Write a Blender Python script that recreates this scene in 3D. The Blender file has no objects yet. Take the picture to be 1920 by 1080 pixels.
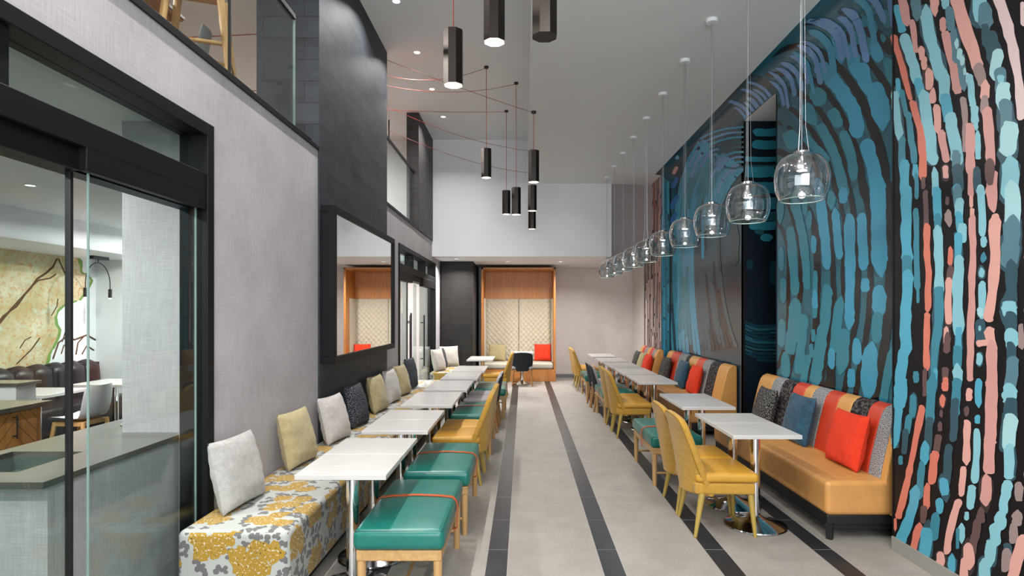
import bpy, math, random
import numpy as np
from mathutils import Vector, Matrix, Euler
R = math.radians
sc = bpy.context.scene
col = sc.collection

# ---------------------------------------------------------------- camera
cam_d = bpy.data.cameras.new('camera')
cam = bpy.data.objects.new('camera', cam_d); col.objects.link(cam)
cam.location = (0, 0, 1.65); cam.rotation_euler = (R(90), 0, 0)
cam_d.sensor_width = 36; cam_d.lens = 36 * 1125 / 1920
cam_d.shift_x = -21 / 1920; cam_d.shift_y = 48 / 1920
cam_d.clip_start = .05; cam_d.clip_end = 100
sc.camera = cam
# ---------------------------------------------------------------- world, exposure, main lights
w = bpy.data.worlds.new('world'); sc.world = w; w.use_nodes = True
w.node_tree.nodes['Background'].inputs[0].default_value = (.86, .93, 1, 1)
w.node_tree.nodes['Background'].inputs[1].default_value = .8
sc.view_settings.view_transform = 'Standard'; sc.view_settings.look = 'None'
sc.view_settings.gamma = 1; sc.view_settings.use_curve_mapping = False
sc.view_settings.exposure = 0.37
sc.cycles.max_bounces = 10; sc.cycles.transparent_max_bounces = 40
sc.cycles.diffuse_bounces = 5; sc.cycles.glossy_bounces = 5
sc.cycles.caustics_reflective = False; sc.cycles.caustics_refractive = False
sc.cycles.sample_clamp_indirect = 6

def area(name, loc, rot, sx, sy, power, color=(1, 1, 1), shape='RECTANGLE', spread=180):
    d = bpy.data.lights.new(name, 'AREA'); d.shape = shape; d.size = sx; d.size_y = sy
    d.energy = power; d.color = color; d.spread = R(spread)
    o = bpy.data.objects.new(name, d); col.objects.link(o); o.location = loc; o.rotation_euler = rot
    return o
def point(name, loc, power, color=(1, 1, 1), rad=.03):
    d = bpy.data.lights.new(name, 'POINT'); d.energy = power; d.color = color; d.shadow_soft_size = rad
    o = bpy.data.objects.new(name, d); col.objects.link(o); o.location = loc
    return o
def spot(name, loc, power, angle=110, blend=.8, color=(1, 1, 1), rad=.05):
    d = bpy.data.lights.new(name, 'SPOT'); d.energy = power; d.color = color; d.shadow_soft_size = rad
    d.spot_size = R(angle); d.spot_blend = blend
    o = bpy.data.objects.new(name, d); col.objects.link(o); o.location = loc
    return o
WARM = (1, .93, .84); NEUT = (1, .97, .94)
LP = dict(front_fill=300, down_left=23, down_right=26, soffit=36, octagon=6, globe=6, room=46, room2=60, upstairs=150)
# added fill lamp for daylight from an assumed, unseen glazed front behind the camera
area('front_fill_lamp', (0.3, -3.25, 2.3), (R(90), 0, R(180)), 4.2, 3.6, LP['front_fill'], (.95, .98, 1)).rotation_euler = (R(-90), 0, R(180))
# downlight positions (fixtures are built further down)
DOWN_LEFT = [(-1.47, 6.95 + k * 1.36, 5.27) for k in range(-5, 5)]
DOWN_LEFT = [p for p in DOWN_LEFT if p[1] < 11.5]
DOWN_RIGHT = [(1.35, y, 4.36) for y in (-2.0, -.2, 1.6)] + [(.45, y, 4.36) for y in (-2.0, -.2, 1.2)]
DOWN_SOFFIT = [(-1.45, 13.0, 2.84), (-.36, 13.7, 2.84), (.85, 13.7, 2.84)]
for p in DOWN_LEFT: area('downlight_or_fill', (p[0], p[1], p[2] - .03), (0, 0, 0), .09, .09, LP['down_left'], NEUT, 'DISK', 135)
for p in DOWN_RIGHT: area('downlight_or_fill', (p[0], p[1], p[2] - .03), (0, 0, 0), .09, .09, LP['down_right'], NEUT, 'DISK', 170)
for p in DOWN_SOFFIT: area('downlight_or_fill', (p[0], p[1], p[2] - .03), (0, 0, 0), .085, .085, LP['soffit'], NEUT, 'DISK', 150)
ROOM_DOWN = [(-3.2, 1.2, 2.85), (-3.2, 3.0, 2.85), (-4.6, 1.6, 2.85), (-4.6, 3.6, 2.85), (-4.6, 5.6, 2.85), (-4.6, 7.6, 2.85), (-4.9, 8.6, 2.85)]
for p in ROOM_DOWN: area('downlight_or_fill', (p[0], p[1], p[2] - .03), (0, 0, 0), .09, .09, LP['room'], NEUT, 'DISK', 170)
for p in ((-3.0, 10.0, 2.85), (-3.0, 12.0, 2.85)): area('downlight_or_fill', (p[0], p[1], p[2] - .03), (0, 0, 0), .2, .2, LP['room2'], NEUT, 'DISK', 170)  # unseen lamps added to brighten the room behind the far door
for p in ((-4.6, 2.5, 5.27), (-4.6, 5.0, 5.27), (-4.6, 9.0, 5.27), (-4.6, 11.5, 5.27)): area('downlight_or_fill', (p[0], p[1], p[2] - .03), (0, 0, 0), .3, .3, LP['upstairs'], NEUT, 'DISK', 170)  # fill lamps added to light the upper floor, without fixtures

# ---------------------------------------------------------------- colours and materials
def lin(h):
    h = h.lstrip('#'); c = [int(h[i:i + 2], 16) / 255 for i in (0, 2, 4)]
    return tuple(x / 12.92 if x <= .04045 else ((x + .055) / 1.055) ** 2.4 for x in c) + (1,)
class NT:
    def __init__(s, name):
        s.m = bpy.data.materials.new(name); s.m.use_nodes = True; s.t = s.m.node_tree
        s.b = s.t.nodes['Principled BSDF']; s.out = s.t.nodes['Material Output']
    def n(s, typ, ins=None, **props):
        x = s.t.nodes.new(typ)
        for k, v in props.items(): setattr(x, k, v)
        for k, v in (ins or {}).items(): s.set(x, k, v)
        return x
    def set(s, x, k, v):
        i = x.inputs[k]
        if isinstance(v, bpy.types.NodeSocket): s.t.links.new(v, i)
        elif isinstance(v, str): i.default_value = lin(v)
        else: i.default_value = v
    def math(s, op, a, b=0., c=0.):
        return s.n('ShaderNodeMath', {0: a, 1: b, 2: c}, operation=op).outputs[0]
    def mix(s, f, a, b, blend='MIX'):
        x = s.n('ShaderNodeMix', data_type='RGBA', blend_type=blend)
        s.set(x, 0, f); s.set(x, 6, a); s.set(x, 7, b); return x.outputs[2]
    def coords(s, kind='UV', scale=(1, 1, 1), rot=(0, 0, 0)):
        tc = s.n('ShaderNodeTexCoord')
        return s.n('ShaderNodeMapping', {'Vector': tc.outputs[kind], 'Scale': scale, 'Rotation': rot}).outputs[0]
    def noise(s, vec, scale=5, detail=4, rough=.55):
        return s.n('ShaderNodeTexNoise', {'Vector': vec, 'Scale': scale, 'Detail': detail, 'Roughness': rough}).outputs[0]
    def ramp(s, f, lo, hi):
        x = s.n('ShaderNodeMapRange', {0: f, 1: lo, 2: hi}); x.clamp = True; return x.outputs[0]
    def bump(s, h, strength=.3, dist=.002):
        x = s.n('ShaderNodeBump', {'Height': h, 'Strength': strength, 'Distance': dist}); s.set(s.b, 'Normal', x.outputs[0])
    def p(s, **k):
        for a, v in k.items(): s.set(s.b, {'color': 'Base Color', 'rough': 'Roughness', 'metal': 'Metallic', 'spec': 'Specular IOR Level', 'coat': 'Coat Weight', 'sheen': 'Sheen Weight', 'coatr': 'Coat Roughness'}[a], v)
        return s
def plain(name, c, rough=.5, metal=0., spec=.5, coat=0., var=.06, scale=6):
    t = NT(name); t.p(rough=rough, metal=metal, spec=spec, coat=coat)
    nz = t.noise(t.coords('Object'), scale, 3)
    c1 = lin(c); lo = tuple(x * (1 - var) for x in c1[:3]) + (1,); hi = tuple(min(1, x * (1 + var)) for x in c1[:3]) + (1,)
    t.p(color=t.mix(nz, lo, hi)); return t.m
def fabric(name, c1, c2, scale=260, bump=.35, rough=.9, sheen=.15):
    t = NT(name); v = t.coords('UV', (scale, scale, 1))
    a = t.math('SINE', t.n('ShaderNodeSeparateXYZ', {0: v}).outputs[0]); b_ = t.math('SINE', t.n('ShaderNodeSeparateXYZ', {0: v}).outputs[1])
    h = t.math('MULTIPLY', a, b_)
    nz = t.noise(t.coords('UV'), 30, 4)
    f = t.math('ADD', t.math('MULTIPLY', h, .35), t.ramp(nz, .25, .75))
    t.p(color=t.mix(t.ramp(f, -.1, 1.1), c1, c2), rough=rough, sheen=sheen); t.bump(h, bump, .001); return t.m
def leather(name, c, rough=.36, var=.14, blotch=None):
    t = NT(name); o = t.coords('Object')
    nz = t.noise(o, 9, 5, .6); c1 = lin(c)
    lo = tuple(x * (1 - var) for x in c1[:3]) + (1,); hi = tuple(min(1, x * (1 + var)) for x in c1[:3]) + (1,)
    base = t.mix(t.ramp(nz, .3, .7), lo, hi)
    if blotch: base = t.mix(t.math('MULTIPLY', t.ramp(t.noise(o, 3.1, 3), .5, .75), .55), base, blotch)
    t.p(color=base, rough=rough, spec=.45)
    vo = t.n('ShaderNodeTexVoronoi', {'Vector': t.coords('UV'), 'Scale': 420}).outputs[0]
    t.bump(vo, .12, .0006); return t.m
def wood(name, c1, c2, axis='z', rough=.42, sc_=1.0):
    t = NT(name); s = {'z': (34, 34, 2.2), 'x': (2.2, 34, 34), 'y': (34, 2.2, 34)}[axis]
    v = t.coords('Object', tuple(a * sc_ for a in s)); nz = t.noise(v, 1.0, 6, .6)
    t.p(color=t.mix(t.ramp(nz, .3, .72), c1, c2), rough=rough); t.bump(nz, .08, .001); return t.m
def glow(name, c, strength):
    t = NT(name); e = t.n('ShaderNodeEmission', {'Color': c, 'Strength': strength}); t.t.links.new(e.outputs[0], t.out.inputs[0]); return t.m
def thin_glass(name, tint, refl=1.0, ior=1.5, edge=None):
    """a clear pane: Fresnel mirror over a tinted see-through body"""
    t = NT(name)
    fc = t.n('ShaderNodeLayerWeight', {'Blend': .5}).outputs[1]; f0 = ((ior - 1) / (ior + 1)) ** 2
    fr = t.math('MULTIPLY_ADD', t.math('POWER', fc, 5.), 1 - f0, f0)
    tr = t.n('ShaderNodeBsdfTransparent', {'Color': tint}); gl = t.n('ShaderNodeBsdfGlossy', {'Color': (1, 1, 1, 1), 'Roughness': .0})
    f = t.math('MULTIPLY', fr, refl)
    if edge:
        lw = t.n('ShaderNodeLayerWeight', {'Blend': .5}).outputs[1]
        tc = t.mix(t.math('POWER', lw, 2.5), tint, edge); t.set(tr, 'Color', tc)
    mx = t.n('ShaderNodeMixShader', {0: f, 1: tr.outputs[0], 2: gl.outputs[0]})
    t.t.links.new(mx.outputs[0], t.out.inputs[0]); return t.m

MT = {}
def wallpaper(name, c1, c2):
    t = NT(name)
    a = t.noise(t.coords('UV', (150, 5, 1)), 1, 5, .65); b_ = t.noise(t.coords('UV', (7, 170, 1)), 1, 5, .65); g = t.noise(t.coords('UV'), 2.2, 4)
    f = t.math('ADD', t.math('ADD', t.math('MULTIPLY', a, .42), t.math('MULTIPLY', b_, .38)), t.math('MULTIPLY', g, .3))
    t.p(color=t.mix(t.ramp(f, .36, .74), c1, c2), rough=.75, spec=.3); t.bump(f, .12, .001); return t.m
MT['linen'] = wallpaper('linen_wallpaper', '#9a9799', '#c9c5c8')
MT['linen_warm'] = wallpaper('linen_wallpaper_pale', '#c6bebb', '#e4dddb')
MT['linen_mauve'] = wallpaper('linen_wallpaper_mauve', '#948c8c', '#aaa2a2')
MT['white_paint'] = plain('white_paint', '#e9ebee', .6, var=.01)
MT['ceiling_paint'] = plain('ceiling_paint', '#e2e4e5', .7, var=.015)
MT['white_room'] = plain('white_room_paint', '#e6e8ea', .7, var=.01)
def slate(name, c1, c2, mort, bw=.6, rh=.2, cl='#42484f'):
    t = NT(name); v = t.coords('UV')
    br = t.n('ShaderNodeTexBrick', {'Vector': v, 'Color1': c1, 'Color2': c2, 'Mortar': mort, 'Scale': 1., 'Mortar Size': .0042, 'Mortar Smooth': .1, 'Brick Width': bw, 'Row Height': rh})
    br.offset = .37; br.squash = 1
    nz = t.noise(t.coords('UV', (1, 2.6, 1)), 3.2, 6, .62)
    t.p(color=t.mix(t.ramp(nz, .35, .8), br.outputs[0], t.mix(.55, br.outputs[0], cl)), rough=.58, spec=.3)
    t.bump(t.math('MULTIPLY', br.outputs[1], -1.), .5, .003); return t.m
MT['slate'] = slate('slate_tile', '#21252a', '#2f343a', '#0a0b0d')
MT['slate_dark'] = slate('dark_slate_tile', '#1e1c1b', '#242221', '#141313', 1.2, .35, '#2e2c2b')
MT['slate_brown'] = slate('brown_slate_tile', '#35302f', '#3d3735', '#1d1a1a', .6, .3)
MT['frame_black'] = plain('black_metal_frame', '#0b0d0f', .5, .0, .22, var=.1)
MT['mirror_frame'] = plain('black_wood_frame', '#0d0e10', .55, 0, .22, var=.15)
MT['door_glass'] = thin_glass('door_glass', (.86, .91, .895, 1), .75, 1.45)
MT['transom_glass'] = thin_glass('transom_glass', (.80, .88, .85, 1), .8, 1.5)
MT['rail_glass'] = thin_glass('railing_glass', (.86, .89, .88, 1), .5, 1.4)
MT['glass_edge'] = plain('glass_edge', '#7d938e', .15, 0, .6, var=.1)
MT['globe_glass'] = thin_glass('globe_glass', (.83, .86, .87, 1), 3.2, 1.5, (.20, .25, .27, 1))
t = NT('silver_mirror'); t.p(color=(.86, .88, .88, 1), metal=1., rough=.01); MT['mirror'] = t.m
t = NT('polished_chrome'); t.p(color=(.78, .78, .8, 1), metal=1., rough=.07); MT['chrome'] = t.m
t = NT('polished_steel_base'); t.p(color=(.62, .62, .64, 1), metal=1., rough=.1); MT['chrome_base'] = t.m
MT['black_plastic'] = plain('black_plastic', '#121214', .5)
MT['table_white'] = None
t = NT('white_laminate_top'); nz = t.noise(t.coords('UV', (4, 90, 1)), 1, 4)
t.p(color=t.mix(t.ramp(nz, .3, .7), '#bbb8b5', '#c7c4c2'), rough=.25, spec=.5); MT['table_white'] = t.m
MT['table_edge'] = plain('white_table_edge', '#d2cecb', .4, var=.03)
# floor
t = NT('stone_floor_tile'); xyz = t.n('ShaderNodeSeparateXYZ', {0: t.coords('Object')})
X, Y = xyz.outputs[0], xyz.outputs[1]
mm = t.math('MULTIPLY', t.math('FRACT', t.math('DIVIDE', t.math('ADD', X, .2475 + 7.55), .755)), .755)
dark = t.math('LESS_THAN', mm, .145)
fy = t.math('MULTIPLY', t.math('FRACT', t.math('DIVIDE', t.math('ADD', Y, .03), .603)), .603)
fy2 = t.math('MULTIPLY', t.math('FRACT', t.math('DIVIDE', t.math('ADD', Y, .29), .603)), .603)
se = t.math('LESS_THAN', t.math('ABSOLUTE', t.math('SUBTRACT', fy, .003)), .0028)
se2 = t.math('LESS_THAN', t.math('ABSOLUTE', t.math('SUBTRACT', fy2, .003)), .0022)
sx = t.math('LESS_THAN', t.math('MINIMUM', t.math('ABSOLUTE', t.math('SUBTRACT', mm, .003)), t.math('ABSOLUTE', t.math('SUBTRACT', mm, .145))), .003)
ob = t.coords('Object')
n1 = t.noise(ob, 3.5, 6, .65); n2 = t.noise(ob, 45, 3); n3 = t.noise(ob, 24, 6, .75)
lightc = t.mix(t.ramp(t.math('ADD', t.math('MULTIPLY', n1, .7), t.math('MULTIPLY', n2, .3)), .3, .72), '#8b857f', '#a39e98')
darkc = t.mix(t.ramp(n1, .3, .8), '#1f2125', '#34373c'); darkc = t.mix(t.math('MULTIPLY', t.ramp(n3, .66, .74), .5), darkc, '#8d9298')
lightc = t.mix(t.math('MULTIPLY', se2, .5), lightc, '#85807b')
darkc = t.mix(se, darkc, '#8e8c89')
cc = t.mix(dark, lightc, darkc); cc = t.mix(t.math('MULTIPLY', sx, .75), cc, '#a8a49f')
t.p(color=cc, rough=t.mix(dark, (.5, .5, .5, 1), (.34, .34, .34, 1)), spec=.45); t.bump(n2, .05, .001); MT['floor'] = t.m
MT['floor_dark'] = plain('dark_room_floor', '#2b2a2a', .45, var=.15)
MT['floor_wood'] = wood('upper_floor_wood', '#4a3a30', '#6b5647', 'y')
MT['base_tile'] = plain('grey_base_tile', '#8f8c86', .5, var=.12, scale=20)
MT['base_grey'] = plain('grey_baseboard', '#77777a', .5)
# woods
MT['oak'] = wood('light_oak', '#a9814f', '#c59f6c'); MT['oak_y'] = wood('light_oak_rail', '#a9814f', '#c59f6c', 'y'); MT['oak_x'] = wood('light_oak_rail_cross', '#a9814f', '#c59f6c', 'x')
MT['niche_wood'] = wood('honey_veneer', '#a9672c', '#c4823f'); MT['niche_wood_x'] = wood('honey_veneer_across', '#a9672c', '#c4823f', 'z', sc_=.8)
MT['beech'] = wood('beech_leg', '#b98a52', '#d7ad74'); MT['tan_leg'] = wood('walnut_leg', '#8a5f35', '#a87b4b')
# fabrics
MT['yellow'] = fabric('yellow_weave', '#a67b27', '#c0953d', 520, .5)
MT['yellow_leather'] = leather('yellow_seat_cover', '#bd8d30', .45, .07)
MT['yellow_pipe'] = plain('dark_yellow_piping', '#8d6715', .6)
MT['yellow_leg'] = plain('yellow_lacquered_leg', '#a68c44', .45, var=.1)
MT['navy'] = fabric('navy_wool', '#0f1319', '#191f28', 400, .25, .9, 0); MT['grey_seat'] = fabric('grey_seat_fabric', '#8f898a', '#a8a2a3', 300, .2)
MT['teal'] = leather('teal_leather', '#17695f', .3, .1)
MT['strap'] = leather('orange_leather_strap', '#b5501a', .5, .1)
MT['seam'] = plain('teal_piping', '#0f4a44', .5)
MT['tan'] = leather('tan_leather', '#c48d50', .42, .09, '#b5854a')
MT['tan_back'] = leather('tan_leather_band', '#c9914e', .42, .06)
MT['red_leather'] = leather('orange_red_leather', '#c23c22', .38, .08)
def boucle(name, c1, c2, scale, stretch=(1, 1, 1), lo=.42, hi=.58, bump=.7):
    t = NT(name); v = t.coords('UV', stretch); nz = t.noise(v, scale, 3, .7)
    t.p(color=t.mix(t.ramp(nz, lo, hi), c1, c2), rough=.95, sheen=.0, spec=.2); t.bump(nz, bump, .003); return t.m
MT['boucle'] = boucle('grey_boucle', '#3a3d44', '#b4b3b2', 130)
MT['camo'] = boucle('charcoal_camouflage_weave', '#211f20', '#575150', 22, (1, 1.6, 1), .49, .53, .25)
MT['tweed'] = boucle('charcoal_tweed', '#14171e', '#aaa59c', 90, (1.7, .55, 1), .50, .66)
MT['tweed_blue'] = boucle('navy_grey_tweed', '#12161d', '#7b7e86', 75, (.7, 1.5, 1), .46, .66)
MT['p_red'] = fabric('vermilion_cushion_cloth', '#c62a0a', '#d83710', 500, .2, .9, .0)
MT['p_blue'] = None
t = NT('teal_blue_velvet'); nz = t.noise(t.coords('UV', (1, 2, 1)), 9, 5, .7)
t.p(color=t.mix(t.ramp(nz, .35, .7), '#052c42', '#0d4f68'), rough=.7, sheen=.12); t.bump(nz, .3, .004); MT['p_blue'] = t.m
MT['p_beige'] = fabric('straw_cushion_cloth', '#998a62', '#b3a67e', 420, .3); MT['p_grey'] = fabric('pale_grey_cushion_cloth', '#a9a39f', '#c3beba', 420, .25)
MT['p_silver'] = fabric('silver_cushion_cloth', '#989693', '#b4b2af', 420, .25); MT['p_cream'] = fabric('cream_cushion_cloth', '#a8a39b', '#bdb8b0', 420, .25)
MT['quilt'] = fabric('ecru_quilted_cloth', '#b5ab97', '#c9c0ad', 500, .2); MT['niche_cushion'] = leather('ecru_seat_cover', '#b3ad9e', .5, .05)
MT['booth'] = leather('plum_brown_leather', '#22181b', .4, .15)
MT['shell_white'] = plain('white_moulded_shell', '#dfe2e3', .35, var=.02)
# floral cloth
t = NT('floral_cloth'); uv = t.coords('UV')
def cellpetal(scale, rnd, lobes, rad, depth, seed):
    off = t.n('ShaderNodeVectorMath', {0: uv, 1: (seed, seed * .37, 0)}, operation='ADD').outputs[0]
    vo = t.n('ShaderNodeTexVoronoi', {'Vector': off, 'Scale': scale, 'Randomness': rnd}, voronoi_dimensions='2D')
    d = t.n('ShaderNodeVectorMath', {0: off, 1: vo.outputs['Position']}, operation='SUBTRACT').outputs[0]
    s = t.n('ShaderNodeSeparateXYZ', {0: d}); r = t.n('ShaderNodeVectorMath', {0: d}, operation='LENGTH').outputs['Value']
    ph = t.math('MULTIPLY', t.n('ShaderNodeSeparateColor', {0: vo.outputs['Color']}).outputs[0], 6.28)
    th = t.math('ARCTAN2', s.outputs[1], s.outputs[0])
    wob = t.math('MULTIPLY', t.math('SUBTRACT', t.noise(uv, 60, 2), .5), .5)
    rr = t.math('MULTIPLY', t.math('ADD', t.math('ADD', 1 - depth, wob), t.math('MULTIPLY', t.math('ABSOLUTE', t.math('COSINE', t.math('ADD', t.math('MULTIPLY', th, lobes / 2), ph))), depth)), rad)
    cpos = t.n('ShaderNodeVectorMath', {0: vo.outputs['Position'], 1: (seed, seed * .37, 0)}, operation='SUBTRACT').outputs[0]
    return t.math('LESS_THAN', r, rr), t.math('DIVIDE', r, rr), cpos
def cluster(pos):
    return t.n('ShaderNodeTexVoronoi', {'Vector': pos, 'Scale': 3.3, 'Randomness': .45}, voronoi_dimensions='2D').outputs[0]
fm, fr, fp = cellpetal(9.5, .75, 5, .072, .32, 0)
lm, lr, lp = cellpetal(16, .8, 2, .029, .68, 3.1); lm2, lr2, lp2 = cellpetal(14, .8, 3, .027, .6, 7.7)
# voronoi distance is in scaled space
fm = t.math('MULTIPLY', fm, t.math('LESS_THAN', cluster(fp), .40))
ring = lambda p_: t.math('MULTIPLY', t.math('GREATER_THAN', cluster(p_), .36), t.math('LESS_THAN', cluster(p_), .55))
lm = t.math('MAXIMUM', t.math('MULTIPLY', lm, ring(lp)), t.math('MULTIPLY', lm2, ring(lp2)))
sv = t.n('ShaderNodeSeparateXYZ', {0: t.coords('UV', (1, 1, 1), (0, 0, R(45)))})
wv = t.math('MULTIPLY', t.math('SINE', t.math('MULTIPLY', sv.outputs[0], 900)), t.math('SINE', t.math('MULTIPLY', sv.outputs[1], 900)))
dots = t.math('GREATER_THAN', wv, .42)
spk = t.noise(uv, 75, 2)
base = t.mix(t.noise(uv, 300, 2), '#9a9d99', '#adb0ac')
leaf = t.mix(dots, '#6c6a69', '#34333a')
flow = t.mix(dots, '#ab8628', '#523f18')
veins = t.math('MULTIPLY', t.ramp(spk, .60, .64), t.math('LESS_THAN', fr, .8))
flow = t.mix(veins, flow, '#c9c7bf'); flow = t.mix(t.math('MULTIPLY', t.math('LESS_THAN', spk, .34), t.math('LESS_THAN', fr, .75)), flow, '#2a2420')
cc = t.mix(lm, base, leaf); cc = t.mix(fm, cc, flow)
t.p(color=cc, rough=.9, sheen=.1); t.bump(wv, .2, .001); MT['floral'] = t.m
# mural paints
PAL = {'k': '#131316', 'C': '#cf7664', 'K': '#d6a096', 'R': '#c9938d', 'W': '#d3bcbc', 'L': '#83bac6', 'P': '#a0cad0', 'B': '#4f9fb8', 'T': '#3c7f92', 'S': '#567a87', 'D': '#33505c',
       'M': '#614a4a', 'G': '#94807f', '1': '#3f99bb', '2': '#2f8296', 'd': '#245866', 'e': '#3f5560', 'i': '#6b97c9', 'b': '#3868ad', 'g': '#2e3439', 'n': '#10202b', '3': '#133a47', 'm': '#8a6f69', 'V': '#3a2f30'}  # i: mural blue with the cove's glossy sheen put into the colour
PKEYS = list(PAL)
def paint(name, c): return plain(name, c, .32, 0, .35, var=.035, scale=14)
PAINTS = [paint('mural_paint_' + n_, PAL[k]) for k, n_ in zip(PKEYS, ['ink', 'coral', 'pink', 'rose', 'blush', 'aqua', 'pale_aqua', 'blue', 'teal', 'slate', 'deep_slate', 'mauve', 'dusk', 'azure', 'lagoon', 'deep_teal', 'smoke', 'sheen_blue', 'royal', 'charcoal', 'midnight', 'dim_teal', 'taupe', 'umber'])]
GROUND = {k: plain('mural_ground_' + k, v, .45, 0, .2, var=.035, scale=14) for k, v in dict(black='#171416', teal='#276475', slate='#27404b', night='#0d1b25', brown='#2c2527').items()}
def glossier(m):
    g = m.copy(); b_ = g.node_tree.nodes['Principled BSDF']; b_.inputs['Roughness'].default_value = .2; b_.inputs['Specular IOR Level'].default_value = .6; return g
VINYL = [glossier(m) for m in PAINTS]
for k in ('teal', 'slate'): GROUND[k] = glossier(GROUND[k])
# forest-lichen wall art
t = NT('lichen_wall_art'); uv = t.coords('UV')
n1 = t.noise(uv, 2.2, 6, .7); n2 = t.noise(uv, 16, 6, .75); n3 = t.noise(uv, 5, 5)
c_ = t.mix(t.ramp(n1, .35, .65), '#ab9c68', '#cdc8ab'); c_ = t.mix(t.ramp(n2, .52, .62), c_, '#bd8a50'); c_ = t.mix(t.ramp(n3, .58, .7), c_, '#b9c4b4'); c_ = t.mix(t.math('MULTIPLY', t.ramp(n2, .40, .33), .7), c_, '#5c5a2e')
t.p(color=c_, rough=.8); MT['lichen'] = t.m
MT['lichen_green'] = plain('moss_edge_paint', '#6f9146', .8, var=.3, scale=30); MT['twig'] = plain('twig_paint', '#5a3d22', .8, var=.3, scale=40)
MT['well'] = plain('dark_well_glass', '#46554f', .2)
MT['counter'] = plain('grey_quartz_counter', '#56534d', .18, 0, .5, var=.12, scale=60)
t = NT('chevron_oak'); sv = t.n('ShaderNodeSeparateXYZ', {0: t.coords('UV')})
ch = t.math('FRACT', t.math('MULTIPLY', t.math('ADD', t.math('ABSOLUTE', t.math('SUBTRACT', t.math('FRACT', t.math('DIVIDE', sv.outputs[0], .44)), .5)), t.math('DIVIDE', sv.outputs[1], .44)), 4))
nz = t.noise(t.coords('Object', (20, 20, 4)), 1, 5)
t.p(color=t.mix(t.math('LESS_THAN', ch, .06), t.mix(nz, '#a8682e', '#c68a4a'), '#3a2412'), rough=.45); MT['chevron'] = t.m
MT['oct_metal'] = None
t = NT('gunmetal_facets'); t.p(color='#3a3532', metal=.9, rough=.33); MT['oct_metal'] = t.m
MT['oct_inside'] = plain('white_reflector', '#f2ede6', .4, var=.01)
MT['cord_red'] = plain('red_flex_cord', '#8f2a22', .6); MT['cord_white'] = plain('clear_flex_cord', '#b9bdc0', .4)
MT['steel_wire'] = plain('steel_wire', '#a9adb0', .35, .8)
MT['lamp_on'] = glow('lit_lamp', (1, .95, .88, 1), 6); MT['lamp_warm'] = glow('lit_lamp_warm', (1, .93, .85, 1), 3)
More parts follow.
